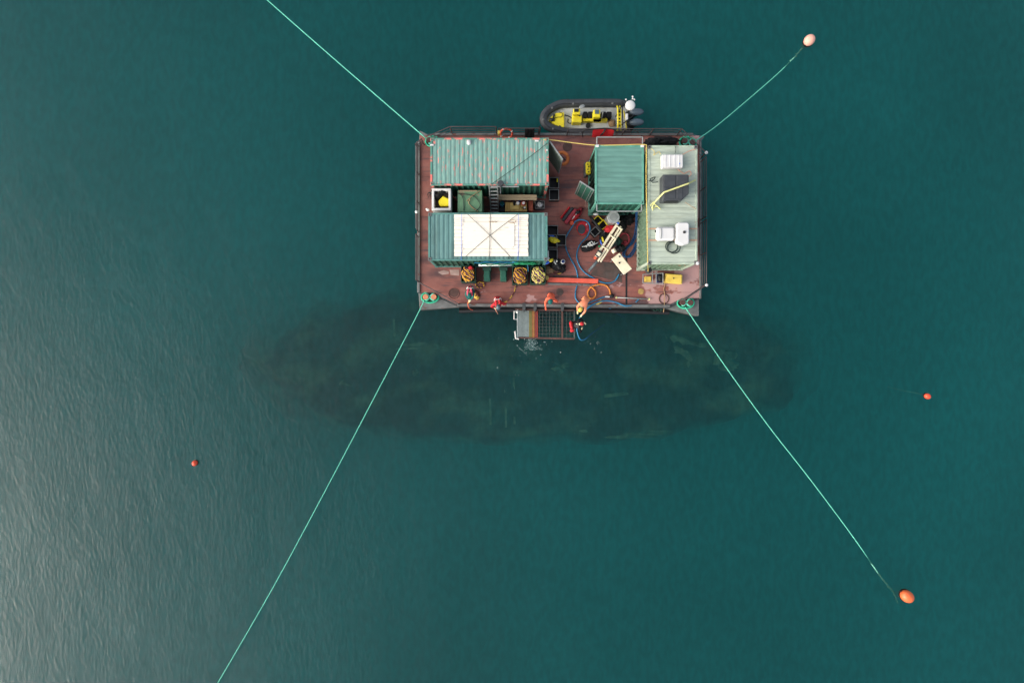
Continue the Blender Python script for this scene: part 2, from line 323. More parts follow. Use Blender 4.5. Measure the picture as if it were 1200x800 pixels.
# ------------------------------------------------------------------ sunken ship
def wreck():
    z0 = -2.0
    st = [  # u, v_top, v_bottom
        (288, 419, 433), (293, 405, 446), (302, 394, 458), (318, 380, 474), (332, 372, 485), (350, 364, 496), (390, 352, 508), (440, 344, 516), (500, 340, 520), (560, 338, 522), (620, 338, 522),
        (680, 338, 521), (740, 340, 519), (790, 348, 515), (830, 362, 508), (870, 382, 498), (905, 396, 490), (930, 414, 480), (946, 432, 468), (952, 446, 458)]
    rt = thing('sunken_ship', 'dark submerged shipwreck lying below the surface beside the barge', 'shipwreck', P(620, 430, -7))
    vv = []; NU, NV = 150, 62
    for i in range(NU + 1):
        for j in range(NV + 1):
            u = 240 + 770 * i / NU; v = 300 + 260 * j / NV; p = P(u, v, z0)
            q = (abs((u - 621) / 332) ** 2.3 + abs((v - 430) / 92) ** 2.3) ** (1 / 2.3)
            q += .08 * noise.noise(Vector((p.x * .45, p.y * .45, 9))) + .03 * noise.noise(Vector((p.x * 1.6, p.y * 1.6, 3)))
            t = min(1, max(0, (q - .84) / .64)); dz = t * t * (3 - 2 * t)
            hz = noise.noise(Vector((p.x * .5, p.y * .5, 2))) * .5 + noise.noise(Vector((p.x * 1.6, p.y * 1.6, 5))) * .22 + (.12 if (int(p.x * 1.3) % 3 == 0) else 0)
            p.z = z0 - dz * 9.5 + hz * .7; vv.append(p)
    o = len(vv); vv += [Vector((p.x, p.y, -13.5)) for p in vv]; ff = []; W_ = NV + 1
    for i in range(NU):
        for j in range(NV):
            q = i * W_ + j; ff += [(q, q + 1, q + W_ + 1, q + W_), (o + q, o + q + W_, o + q + W_ + 1, o + q + 1)]
        for j in (0, NV): q = i * W_ + j; ff.append((q, q + W_, o + q + W_, o + q))
    for i in (0, NU):
        for j in range(NV): q = i * W_ + j; ff.append((q, q + 1, o + q + 1, o + q))
    mh = mat('weed_and_rust_on_wreck', S(30, 22, 28), .9, var=.6, scale=.8, col2=S(96, 128, 94), thr=.47, soft=.28, pscale=.42, stretch=(.8, 1.5, 1))
    mb = MB(); mb.add(vv, ff); mb.build('hull', mh, rt, smooth=True)
    mg = mat('algae_growth', S(98, 132, 100), .9, var=.7, scale=2)
    for (u, a, c) in ((574, 448, 497), (592, 440, 500), (602, 442, 498), (612, 456, 492), (420, 372, 384), (443, 372, 396), (462, 374, 394)):
        m_ = MB(); m_.beam(P(u, a, -2.15), P(u + 1, c, -2.15), .12, .4); m_.build('rib', mg, rt)
    m_ = MB(); m_.cyl(P(708, 464, -2.0), P(772, 456, -2.1), .12, .08); m_.build('spar', mg, rt)
    for k, (u, v, rx, ry) in enumerate(((730, 506, 2.3, .35), (690, 500, 1.0, .25), (500, 405, 1.6, .3), (398, 449, .7, .3), (812, 408, 1.6, .9), (845, 425, 1.1, .6), (488, 437, .25, .25), (655, 430, .5, .3))):
        m_ = MB(); m_.ball(P(u, v, -2.28 if k in (0, 1) else -2.2), (rx, ry, .3), n=36, m=12, wob=.55, seed=k + 2, fr=2.6); m_.build('weed_clump', mg, rt, smooth=True)
wreck()

# ------------------------------------------------------------------ barge
ZD = 1.0
def D(u, v, z=ZD): return P(u, v, z)
barge = thing('work_barge', 'flat rusty red decked work barge moored by four lines', 'barge', P(655, 260, 0))
hp = [P(u, v, .95) for u, v in ((503, 157), (812, 157), (821, 166), (821, 350), (800, 351), (783, 361), (537, 359), (507, 344), (490, 343), (490, 166))]
m = MB(); m.prism([(p.x, p.y) for p in hp], -.7, .975); m.build('hull', M['hull'], barge)
for pts in (((490.5, 343.5), (507, 345), (538, 359.5), (492, 363)), ((800, 352), (819, 350.5), (819, 370), (782, 361.5)), ((492, 153), (502, 158), (491, 166)), ((813, 158), (826, 160), (821, 166))):
    q = [P(u, v, .7) for u, v in pts]; m = MB(); m.prism([(p.x, p.y) for p in q], -.4, .72); m.build('corner_bracket', M['steel'], barge, bevel=.02)
cols = [491.5, 546, 600, 654, 734, 778, 819.5]; rows = [159, 207, 254, 301, 342.5]
G = .12
def plate(pts):
    q = [D(u, v) for u, v in pts]; m = MB(); m.prism([(p.x, p.y) for p in q], .977, 1.0); m.build('deck_plate', M['deck'], barge)
for i in range(6):
    for j in range(4): plate(((cols[i] + G, rows[j] + G), (cols[i + 1] - G, rows[j] + G), (cols[i + 1] - G, rows[j + 1] - G), (cols[i] + G, rows[j + 1] - G)))
plate(((507, 342.7), (545.9, 342.7), (545.9, 356), (535, 356)))
for i in (1, 2, 3): plate(((cols[i] + G, 342.7), (cols[i + 1] - G, 342.7), (cols[i + 1] - G, 356), (cols[i] + G, 356)))
plate(((734.2, 342.7), (777.9, 342.7), (777.9, 356), (734.2, 356)))
plate(((778.1, 342.7), (819.3, 342.7), (819.3, 349), (799, 349.5), (786, 356), (778.1, 356)))
# kerbs along the edges
def kerb(a, c, wd=.14, h=.12, mt='steel', z=.98):
    m = MB(); m.beam(D(*a) + Vector((0, 0, h / 2 - .02)), D(*c) + Vector((0, 0, h / 2 - .02)), wd, h); m.build('kerb', M[mt], barge, bevel=.015)
kerb((536, 357.2), (785, 358.6)); kerb((490.7, 166), (490.7, 343)); kerb((820.6, 166), (820.6, 350), .10, .08); kerb((508, 157.8), (812, 157.8), .12)
m = MB(); m.tube([P(u, v, .25) for u, v in ((538, 364), (600, 363), (700, 363.6), (784, 366))], .13, 8); m.build('rubbing_fender', M['black'], barge)
m = MB(); m.beam(D(734, 301, 1.004), D(734, 357, 1.004), .09, .02); m.build('deck_seam_strip', M['black'], barge)
def disc(u, v, r, mt, nm='hatch', h=.02):
    c = D(u, v); m = MB(); m.cyl(c, c + Vector((0, 0, h)), r, n=20); return m.build(nm, M[mt], barge, bevel=.006)
disc(613 + 43, 342, .2, 'mat', h=.01); disc(751, 341.5, .16, 'ply'); disc(665, 172, .26, 'rustbar', h=.012); disc(532, 343, .24, 'redflat' if 0 else 'rustbar', h=.008)
m = MB(); c = D(778, 350); m.tube([c + Vector((.26 * math.cos(t * math.tau / 14), .26 * math.sin(t * math.tau / 14), .02)) for t in range(14)], .03, 5, True, 1); m.build('hatch_ring', M['rustbar'], barge)
m = MB(); c = D(532, 344); m.tube([c + Vector((.28 * math.cos(t * math.tau / 14), .28 * math.sin(t * math.tau / 14), .012)) for t in range(14)], .02, 5, True, 1); m.build('hatch_ring', M['rustbar'], barge)
# pale worn patches: lugs welded on deck
for pts in (((513, 319), (520, 316.5), (526, 318), (526, 321), (518, 322)), ((527, 316), (538, 316), (538, 323), (528, 322))):
    q = [D(u, v) for u, v in pts]; m = MB(); m.prism([(p.x, p.y) for p in q], 1.001, 1.012); m.build('doubler_plate', mat('bare_doubler', S(178, 150, 142), .7), barge, bevel=.004)
# railings
def railing(pts, h=1.05, levels=(1.0, .66, .34), every=1.6, ball=()):
    W = [D(u, v) for u, v in pts]
    m = MB(); m.tube([p + Vector((0, 0, h)) for p in W], .028, 6, False, 0); top = m.build('railing', M['railm'], barge)
    for lv in levels[1:]:
        m = MB(); m.tube([p + Vector((0, 0, h * lv)) for p in W], .02, 6, False, 0); m.build('rail', M['railm'], top)
    for i in range(len(W) - 1):
        d = (W[i + 1] - W[i]).length; k = max(1, round(d / every))
        for j in range(k + (1 if i == len(W) - 2 else 0)):
            p = W[i].lerp(W[i + 1], j / k); m = MB(); m.cyl(p - Vector((0, 0, .03)), p + Vector((0, 0, h)), .03, n=6); m.build('post', M['railm'], top)
    for (u, v) in ball:
        p = D(u, v) + Vector((0, 0, h + .03)); m = MB(); m.ball(p, .085, 12, 8); m.build('post_cap', M['white'], top, smooth=True)
railing(((508, 167), (530, 157.5), (582, 157.5)), 1.15)
railing(((585, 158.2), (632, 158.2)), 1.0)
railing(((664, 158.8), (793, 158.8), (820.5, 186)), 1.0, ball=((820.5, 186),))
railing(((820.8, 190), (820.8, 258)), .95); railing(((820.8, 262), (820.8, 336), (797, 352)), 1.0, ball=((820.8, 336),))
railing(((490.8, 172), (490.8, 272)), .75, (1.0, .7, .4), ball=((490.8, 252),)); railing(((490.8, 278), (490.8, 330)), 1.0, (1.0, .75, .5, .25)); railing(((491, 331), (538, 356.5)), .5, (1.0, .5))
railing(((490, 176), (497, 170)), 1.0)
# outboard side fenders, dark strips hung outside the west rail
for (a, c) in ((170, 268), (275, 322)):
    m = MB(); m.beam(P(488.2, a, .6), P(488.2, c, .6), .12, .2); m.build('side_fender', M['hull'], barge, bevel=.03)
def bollard(u, v, z, mt='rustbar'):
    c = P(u, v, z); m = MB(); m.cyl(c, c + Vector((0, 0, .38)), .12, n=14); m.cyl(c + Vector((0, 0, .38)), c + Vector((0, 0, .44)), .15, n=14); m.build('bollard', M[mt], barge, smooth=False, bevel=.01)
PAIRS = {'sw': ((500, 348.5), (509.5, 348.5)), 'se': ((797.5, 355), (806.5, 355)), 'nw': ((504, 167), (511, 167)), 'ne': ((800, 168), (809, 169.5))}
salmon = mat('salmon_bollard_paint', S(226, 150, 110), .6); M['salmon'] = salmon
for k, (a, c) in PAIRS.items():
    z = .72 if k[0] == 's' else 1.0
    for q in (a, c): bollard(q[0], q[1], z, 'salmon' if k == 'sw' else 'rustbar')
# bracket arms holding the platform
for u in (614, 627, 659):
    m = MB(); m.beam(P(u, 355, 1.06), P(u, 363, 1.06), .16, .1); m.beam(P(u, 362.6, 1.0), P(u, 363.6, .35), .14, .12); m.build('bracket_arm', M['hull'], barge)

# ------------------------------------------------------------------ mooring lines
def mooring(label, key, path, zs, r=.04, r2=None, wet=None, loops=3, rot=0.0):
    a, c = PAIRS[key]; zb = .72 if key[0] == 's' else 1.0
    p0 = P(*path[0], zs[0])
    rt = thing('mooring_line', label, 'mooring line', (p0.x, p0.y, zb), 'green mooring lines from the barge corners')
    pts = [P(u, v, z) for (u, v), z in zip(path, zs)]
    m = MB(); m.tube(pts, r, 6, False, 6); m.build('rope', M['mint'], rt, smooth=True)
    A, B = P(*a, zb), P(*c, zb); mid = (A + B) / 2; d = (B - A).normalized(); nn = Vector((-d.y, d.x, 0)); hl = (B - A).length / 2
    m = MB()
    for L_ in range(loops):
        z = .08 + L_ * .075; rr = .19 + .025 * ((L_ * 7) % 3)
        m.tube([mid + d * (math.cos(t) * (hl + rr)) + nn * (math.sin(t) * rr * 1.25) + Vector((0, 0, z)) for t in [i * math.tau / 20 for i in range(20)]], .045, 6, True, 2)
    m.build('rope_coil', M['mint2'], rt, smooth=True)
    m = MB()
    for s in (1, -1):
        m.tube([mid + d * (hl * math.sin(t) * 1.15) + nn * (s * .17 * math.sin(2 * t)) + Vector((0, 0, .34 + .02 * s)) for t in [i * math.tau / 20 for i in range(20)]], .042, 6, True, 2)
    m.build('rope_crossing', M['mint'], rt, smooth=True)
    if wet:
        rnd = random.Random(len(label)); m = MB(); wp = [P(u, v, z) for (u, v, z) in wet]
        m.tube(wp, .035, 5, False, 5)
        for i in range(len(wp) - 1):
            n_ = int((wp[i + 1] - wp[i]).length / .16)
            for k in range(n_):
                q = wp[i].lerp(wp[i + 1], k / n_) + Vector((rnd.uniform(-.05, .05), rnd.uniform(-.05, .05), rnd.uniform(-.02, .02)))
                m.ball(q, (rnd.uniform(.03, .08), .04, .03), 6, 4, rz=rnd.uniform(0, 3))
        m.build('weeded_length', M['wetrope'], rt)
    return rt
mooring('pale green line running from the northwest barge corner out past the top edge', 'nw', ((499, 162), (440, 111), (376, 55.5), (313, 0), (260, -47), (160, -135)), (1.15, .8, .55, .32, .12, -1.2), r=.028, loops=2)
mooring('green line from the northeast barge corner to the bleached pink buoy', 'ne', ((812, 167), (840, 147.5), (880, 114), (912, 86), (928, 70)), (1.2, .7, .22, .03, -.06), r=.026, wet=((926, 72, 0), (932, 66, -.05), (938, 59, -.25), (945, 51, -.7), (948, 47, -1.2)))
mooring('green line from the southeast barge corner to the large orange buoy', 'se', ((803, 360), (850, 429), (900, 498), (950, 562), (1000, 629), (1026, 667)), (1.05, .62, .3, .1, .02, -.05), r=.025, wet=((1022, 661, 0), (1031, 674, -.05), (1039, 684, -.25), (1047, 694, -.8), (1052, 706, -1.5)))
mooring('pale green line running from the southwest barge corner off the bottom edge', 'sw', ((497, 351), (489, 369), (440, 463), (380, 577), (320, 688), (255, 800), (230, 840), (180, 920)), (1.05, .98, .75, .55, .4, .25, .15, -.8), r=.025)

# ------------------------------------------------------------------ buoys
def buoy(label, u, v, rx, ry, ang, mt, cat='buoy', tail=None, group=None, name='mooring_buoy', z=.12):
    c = P(u, v, z); rt = thing(name, label, cat, (c.x, c.y, 0), group)
    R3 = Matrix.Rotation(ang, 3, 'Z') @ Matrix.Rotation(.25, 3, 'Y')
    m = MB(); m.ball(c, (rx, ry, ry), 28, 18, rot=R3); m.build('float_body', M[mt], rt, smooth=True)
    m = MB(); m.ball(Vector((c.x, c.y, -.02)), (rx * 1.04, ry * 1.05, .05), 24, 8, rz=ang); m.build('waterline_shade_ring', M['blackcloth'], rt, smooth=True)  # dark ring painting in the shadow and sunken part round the float
    e = c + Matrix.Rotation(ang, 3, 'Z') @ Vector((-rx - .03, 0, -.05)); m = MB()
    m.tube([e + Vector((.05 * math.cos(t), 0, .05 * math.sin(t))) for t in [i * math.tau / 10 for i in range(10)]], .018, 5, True, 1); m.build('eye', M['black'], rt)
    if tail:
        m = MB(); m.tube([P(*q) for q in tail], .011, 5, False, 4); m.build('tether', M['wetrope'], rt)
buoy('large sun bleached pink buoy at the end of the northeast line', 948.5, 47.3, .34, .28, math.radians(45), 'buoy2', group='buoys ending the eastern lines')
buoy('large orange buoy at the end of the southeast line', 1063, 698.3, .40, .32, math.radians(-38), 'buoy', group='buoys ending the eastern lines')
buoy('small orange marker float on the right, with a faint line trailing west', 1087, 464, .19, .155, math.radians(-25), 'buoy3', 'float', [(1084, 463, 0), (1072, 460, -.25), (1058, 457.5, -.6), (1040, 453, -1.3)], 'small orange marker floats', 'marker_float', .08)
buoy('small orange marker float on the left, with a faint line trailing upward', 228.3, 542.3, .16, .15, math.radians(60), 'buoy3', 'float', [(228.5, 539, 0), (228.3, 530, -.3), (228, 518, -.7), (227, 500, -1.6)], 'small orange marker floats', 'marker_float', .08)

# ------------------------------------------------------------------ containers
def corr(x0, x1, y0, y1, z, along, pitch=.2, amp=.032, vert=None):
    """corrugated sheet: ridges run across 'along' axis; returns verts, faces. vert=(zlow) builds a wall instead"""
    L_ = (x1 - x0) if along == 'x' else (y1 - y0); n = max(4, int(L_ / pitch)); prof = []
    for i in range(n):
        a = i / n; w_ = 1 / n
        for t, h in ((0, 0), (.30, 0), (.42, 1), (.88, 1)): prof.append((a + t * w_, h))
    prof.append((1, 0)); return prof
def roof_sheet(m, x0, x1, y0, y1, z, along, pitch):
    pr = corr(x0, x1, y0, y1, z, along, pitch); vv = []; amp = .015 if along == 'x' else .012
    for t, h in pr:
        if along == 'x':
            x = x0 + (x1 - x0) * t; vv += [(x, y0, z + h * amp), (x, y1, z + h * amp)]
        else:
            y = y0 + (y1 - y0) * t; vv += [(x0, y, z + h * amp), (x1, y, z + h * amp)]
    ff = [((2 * i, 2 * i + 2, 2 * i + 3, 2 * i + 1) if along == 'x' else (2 * i, 2 * i + 1, 2 * i + 3, 2 * i + 2)) for i in range(len(pr) - 1)]
    m.add(vv, ff)
def wall_sheet(m, a, c, z0, z1, out, pitch=.28):
    a, c, out = Vector(a), Vector(c), Vector(out); pr = corr(0, (c - a).length, 0, 1, 0, 'x', pitch); vv = []
    for t, h in pr:
        p = a.lerp(c, t) + out * (-h * .07); vv += [(p.x, p.y, z0), (p.x, p.y, z1)]
    m.add(vv, [(2 * i, 2 * i + 2, 2 * i + 3, 2 * i + 1) for i in range(len(pr) - 1)])
    p, q = a - out * .09, c - out * .09
    m.add([(p.x, p.y, z0), (q.x, q.y, z0), (q.x, q.y, z1), (p.x, p.y, z1)], [(0, 1, 2, 3)])
def container(label, u0, v0, u1, v1, along, roofm, wallm, railm_, open_side=None, walls=None, pitch=.2, zr=3.75, cmat=None):
    a, c = P(u0, v1, zr), P(u1, v0, zr); x0, x1, y0, y1 = a.x, c.x, a.y, c.y; zb = 1.08; zt = zr
    rt = thing('shipping_container', label, 'container', ((x0 + x1) / 2, (y0 + y1) / 2, 1.0), 'shipping containers on the barge deck')
    m = MB(); roof_sheet(m, x0 + .09, x1 - .09, y0 + .07, y1 - .07, zt - .035, along, pitch); m.build('roof', roofm, rt)
    walls = walls or {}
    for nm, (p, q, o) in {'S': ((x0 + .1, y0 + .03, 0), (x1 - .1, y0 + .03, 0), (0, -1, 0)), 'N': ((x1 - .1, y1 - .03, 0), (x0 + .1, y1 - .03, 0), (0, 1, 0)),
                          'W': ((x0 + .03, y1 - .1, 0), (x0 + .03, y0 + .1, 0), (-1, 0, 0)), 'E': ((x1 - .03, y0 + .1, 0), (x1 - .03, y1 - .1, 0), (1, 0, 0))}.items():
        if nm == open_side: continue
        m = MB(); wall_sheet(m, p, q, zb + .1, zt - .08, o); m.build('wall', walls.get(nm, wallm), rt)
    for yy in (y0 + .04, y1 - .04):
        m = MB(); m.bb(x0 + .16, x1 - .16, yy - .04, yy + .04, zt - .09, zt); m.build('top_rail', railm_, rt, bevel=.008)
        m = MB(); m.bb(x0 + .16, x1 - .16, yy - .04, yy + .04, zb, zb + .14); m.build('bottom_rail', railm_, rt)
    for xx in (x0 + .05, x1 - .05):
        m = MB(); m.bb(xx - .05, xx + .05, y0 + .17, y1 - .17, zt - .10, zt - .002); m.build('top_rail', railm_, rt, bevel=.008)
        m = MB(); m.bb(xx - .05, xx + .05, y0 + .17, y1 - .17, zb, zb + .14); m.build('bottom_rail', railm_, rt)
    for sx in (0, 1):
        for sy in (0, 1):
            X = x0 + .08 if sx == 0 else x1 - .08; Y = y0 + .08 if sy == 0 else y1 - .08
            m = MB(); m.bb(X - .06, X + .06, Y - .06, Y + .06, zb + .12, zt - .12); m.build('corner_post', railm_, rt)
            m = MB(); m.bb(X - .085, X + .085, Y - .085, Y + .085, zt - .13, zt + .012); k = m.build('corner_casting', cmat or railm_, rt, bevel=.01)
            m = MB(); m.cyl((X, Y, zt + .008), (X, Y, zt + .0145), .036, n=10); m.build('lifting_hole', M['black'], k)
            m = MB(); m.bb(X - .085, X + .085, Y - .085, Y + .085, 1.0, zb + .13); m.build('corner_casting', railm_, rt)
    m = MB(); m.bb(x0 + .1, x1 - .1, y0 + .1, y1 - .1, zb + .02, zb + .13); m.build('floor', M['wood'], rt)
    return rt, (x0, x1, y0, y1)
def leaf(rt, h, tip, z0, z1, mt, bars=True):
    h, tip = Vector(h), Vector(tip); d = (tip - h).normalized(); nn = Vector((-d.y, d.x, 0))
    m = MB(); m.beam((h.x, h.y, (z0 + z1) / 2), (tip.x, tip.y, (z0 + z1) / 2), .05, z1 - z0)
    q = (tip - h).length
    k = m.build('door', mt, rt, bevel=.008)
    for t in (.15, .5, .85):
        p = h + d * q * t; m = MB(); m.cyl((p.x + nn.x * .045, p.y + nn.y * .045, z0 + .05), (p.x + nn.x * .045, p.y + nn.y * .045, z1 - .03), .02, n=6); m.build('locking_bar', M['galv'], k)
    for t in (.02, .98):
        p = h + d * q * t; m = MB(); m.beam((p.x, p.y, z0), (p.x, p.y, z1 + .01), .07, .05); m.build('door_edge', M['galv'], k)
    m = MB(); m.beam((h.x, h.y, z1 + .006), (tip.x, tip.y, z1 + .006), .06, .02); m.build('door_edge', M['galv'], k)
railA = mat('teal_rail_with_primer', S(88, 144, 130), .55, var=.12, col2=S(232, 128, 118), thr=.5, soft=.04, pscale=2.2)
cA, RA = container('teal container with peeling roof paint over pink primer, northwest on deck', 504.3, 161.6, 643, 217.2, 'x', M['teal_primer'], M['green_wall'], railA, 'E', pitch=.225)
leaf(cA, P(644.4, 166, 3.6), P(659.4, 187, 3.6), 1.2, 3.6, M['greywall'])
m = MB(); m.bb(RA[1] - .06, RA[1] - .01, RA[2] + .1, (RA[2] + RA[3]) / 2, 1.2, 3.62); m.build('door', M['greywall'], cA, bevel=.01)
cB, RB = container('blue green container carrying the cream board cover on its roof', 501.8, 249.3, 641.6, 305.4, 'x', M['teal_b'], M['green_wall'], mat('teal_b_rail', S(88, 140, 132), .55), None, {'W': M['greywall']}, pitch=.225, cmat=M['steel'])
cC, RC = container('short seafoam green container with grey pipe frames at both ends', 697.3, 170.2, 754.8, 239.2, 'y', M['teal_c'], M['green_wall'], mat('seafoam_rail', S(96, 160, 142), .5), None, {'W': mat('shaded_green_wall', S(18, 48, 40), .6, var=.3)}, pitch=.25)  # west wall colour darkened to paint in its unlit look
p0 = P(695.3, 223.2, 3.6); leaf(cC, (RC[0] - .03, p0.y, 3.6), P(679.7, 212.6, 3.6), 1.2, 3.6, M['green_wall'])
for (v0, v1, z) in ((160.8, 169, 3.7), (240.5, 247.5, 3.7)):
    m = MB(); m.tube([P(699.5, v0 if z and v0 < 200 else v1, z), P(753 if v0 < 200 else 751.8, v0 if v0 < 200 else v1, z)], .03, 6, False, 0)
    for u in (699.5, 753 if v0 < 200 else 751.8): m.tube([P(u, v0 if v0 < 200 else v1, z), P(u, v1 if v0 < 200 else v0 - 3, z)], .03, 6, False, 0)
    m.build('pipe_frame', M['galv'], cC)
for (u, v) in ((700, 171), (752.8, 171)):
    m = MB(); m.box(P(u, v, 3.79), (.16, .12, .05)); m.build('lashing_pad', M['white'], cC, bevel=.01)
cD, RD = container('pale sage container at the east end loaded with boxes on top', 759.4, 170.4, 817.4, 309.6, 'y', M['sage'], M['sagewall'], mat('sage_rail', S(180, 196, 176), .55, col2=S(170, 120, 95), thr=.6, pscale=2), None, pitch=.27, cmat=M['steel'])
# bracket lamp and rail on container A's south wall
m = MB(); c = P(586.5, 215, 3.86); m.cyl(c, c + Vector((0, 0, .10)), .16, .13, n=14); m.cyl(c + Vector((0, -.1, -.02)), c + Vector((0, -.42, -.3)), .035, n=8); m.build('wall_lamp', M['dgrey'], cA)
m = MB(); m.beam(P(575, 218.8, 3.74), P(608, 218.8, 3.74), .05, .05); m.build('edge_strip', M['galv'], cA)
m = MB(); m.ball(P(549.5, 167, 3.80), (.10, .13, .05), wob=.3); m.build('roof_patch', M['white'], cA, smooth=True)
for (u, v) in ((629, 165.2), (641, 176), (506, 170)):
    m = MB(); m.box(P(u, v, 3.77), (.18 if u < 640 else .07, .07, .05)); m.build('roof_patch', M['white'], cA)

# ------------------------------------------------------------------ things on container roofs
def cord(name, label, cat, pts, r, mt, group=None, smooth=5, parent=None):
    m = MB(); m.tube([P(*p) for p in pts], r, 6, False, smooth); return m.build(name, M[mt], parent, smooth=True, label=label, cat=cat, group=group)
# cover of boards
cover = thing('board_cover', 'cream wooden board cover lashed on the blue green container roof', 'cover', P(575, 275, 3.76))
zt = 3.80
nb = 11
for i in range(nb):
    v0 = 251.2 + (300.4 - 251.2) * i / nb; v1 = v0 + (300.4 - 251.2) / nb - .22
    a, c = P(532.2 + (i % 3) * .15, v1, zt), P(619.2 - (i % 2) * .3, v0, zt)
    m = MB(); m.bb(a.x, c.x, a.y, c.y, zt - .03, zt + .006 * (i % 3)); m.build('board', M['board'], cover, bevel=.004)
pp = []
for (u, v) in ((546, 260), (600, 260), (603, 263), (603, 288), (600, 291), (546, 291), (543.5, 288), (543.5, 263)): pp.append(P(u, v, zt))
m = MB(); m.prism([(p.x, p.y) for p in pp], zt - .02, zt + .035); m.build('centre_panel', M['board'], cover, bevel=.01)
for v in (258.6, 263.5, 291.6): 
    for ua, ub in ((533, 543), (604, 618)): m = MB(); m.beam(P(ua, v, zt + .025), P(ub, v, zt + .025), .04, .03); m.build('batten', M['board'], cover)
zc = 3.87
lash = thing('lashing_ropes', 'dark cords crossed in an X over the cream board cover', 'ropes', P(573, 277, 3.8))
for pts in (((548, 251, zc), (574, 276, zc), (600, 303, 3.80)), ((607, 251, zc), (574, 276, zc), (543, 303, 3.80)), ((574.5, 246, 3.79), (574, 277, zc + .01), (573, 306, 3.80))):
    cord('cord', None, None, pts, .010, 'darkcord', parent=lash)
for u in (541, 607.5):
    m = MB(); m.tube([P(u, 251, zc), P(u, 276, zc), P(u - .5, 305, 3.8)], .011, 5); m.build('cord', M['blue'], lash)
m = MB(); m.tube([P(600 + 4 * math.cos(t), 259.5 + 2 * math.sin(t), zc) for t in [i * .7 for i in range(12)]], .012, 5); m.tube([P(573 + i * 1.6, 259.5 + (i % 2), zc) for i in range(7)], .014, 5); m.build('loose_end', M['brownrope'], lash)
cord('stay_wire', 'thin dark wire slanting across the peeling teal container roof', 'wire', ((575, 216.5, 3.8), (600, 199, 3.82), (630, 177, 3.82), (641, 168, 3.8)), .014, 'darkcord')
# south edge clutter on container B
tubes = thing('pole_bundle', 'white pole with blue and teal cords hung along the blue green container edge', 'poles', P(580, 310, 3.4))
m = MB(); m.cyl(P(561, 310.6, 3.45), P(600, 310.2, 3.45), .055, n=8); m.build('white_pole', M['white'], tubes, smooth=True)
for k, (mt, dv, u0, u1) in enumerate((('bluehose', -2.2, 556, 604), ('tealcloth', -1.4, 560, 620), ('bluehose2', -2.9, 565, 598), ('netgreen', .4, 563, 602))):
    m = MB(); m.tube([P(u0 + (u1 - u0) * i / 8, 309.8 + dv + .7 * math.sin(i * 2.1 + k), 3.5) for i in range(9)], .022, 5); m.build('cord', M[mt], tubes)
m = MB()
rnd = random.Random(4)
for i in range(16): m.tube([P(602 + rnd.uniform(0, 26), 306.6 + rnd.uniform(0, 3), 3.55 + rnd.uniform(-.1, .1)) for k in range(4)], .02, 5)
for i in range(4): m.ball(P(606 + i * 6, 308.5, 3.45), (.2, .08, .1), wob=.4, seed=i)
m.build('fishing_net', M['netgreen'], smooth=True, label='bright green net bundle hung on the blue green container edge', cat='net')
cord('blue_line', 'light blue line dropping beside the rope bins', 'rope', ((600, 307, 3.6), (616, 308.5, 3.5), (618.5, 312, 2.8), (619, 318, 2.1)), .022, 'bluehose')
# D roof
def ribbed_box(name, label, cat, u0, v0, u1, v1, z0, h, mt, ribs=4):
    a, c = P(u0, v1, z0 + h), P(u1, v0, z0 + h)
    rt = thing(name, label, cat, ((a.x + c.x) / 2, (a.y + c.y) / 2, z0))
    m = MB(); m.bb(a.x, c.x, a.y, c.y, z0, z0 + h); m.build('body', M[mt], rt, bevel=.03)
    for i in range(ribs):
        x = a.x + (c.x - a.x) * (i + .7) / (ribs + .6); m = MB(); m.bb(x - .025, x + .025, a.y + .02, c.y - .02, z0 + h, z0 + h + .018); m.build('rib', M[mt], rt, bevel=.006)
    return rt, a, c
r_, a, c = ribbed_box('cool_box', 'white ribbed cool box on the pale sage container, northmost of its load', 'cool box', 776, 181, 800.5, 196.5, 3.78, .35, 'white')
m = MB(); m.cyl(P(796, 192, 4.135), P(796, 192, 4.15), .035, n=10); m.build('blue_cap', M['blue'], r_)
rt = thing('pallet_box', 'large dark grey pallet box strapped on the pale sage container', 'crate', P(790, 221, 3.78))
a, c = P(777, 236.0, 4.5), P(807.5, 204.3, 4.5)
x0, x1, y0, y1 = a.x, c.x, a.y + .05, c.y
m = MB(); m.prism([(x0, y0), (x1 - .35, y0), (x1, y0 + .32), (x1, y1), (x0, y1)], 3.78, 4.46); m.build('body', M['dgrey'], rt, bevel=.03)
for i in range(2):
    for j in range(2):
        xx = x0 + (x1 - x0) * (.06 + i * .48); yy = y0 + (y1 - y0) * (.07 + j * .48)
        m = MB(); m.bb(xx, xx + (x1 - x0) * (.42 if i + 2 * j != 1 else .22), yy, yy + (y1 - y0) * .42, 4.46, 4.478); m.build('lid_panel', M['dgrey'], rt, bevel=.01)
m = MB(); m.bb(x0 + .15, x1 - .5, y0 - .05, y0, 4.1, 4.4); m.build('front_handle', M['black'], rt)
st = MB(); q = [P(815, 211, 3.82), P(807, 215, 4.53), P(800, 217.5, 4.54), P(778, 225.5, 4.54), P(768, 236, 4.1), P(765, 240, 3.82)]
for i in range(len(q) - 1): st.beam(q[i], q[i + 1], .07, .025)
st.build('ratchet_strap', M['palestrap'], label='pale yellow strap over the dark grey pallet box', cat='strap')
cord('tie_rope', 'knotted pale rope ends at the pallet box corner', 'rope', ((762, 241, 3.85), (767, 236, 3.95), (764, 244, 3.82), (770, 242, 3.82), (774, 245, 3.82), (766, 239, 3.9), (765, 247, 3.8)), .025, 'palestrap')
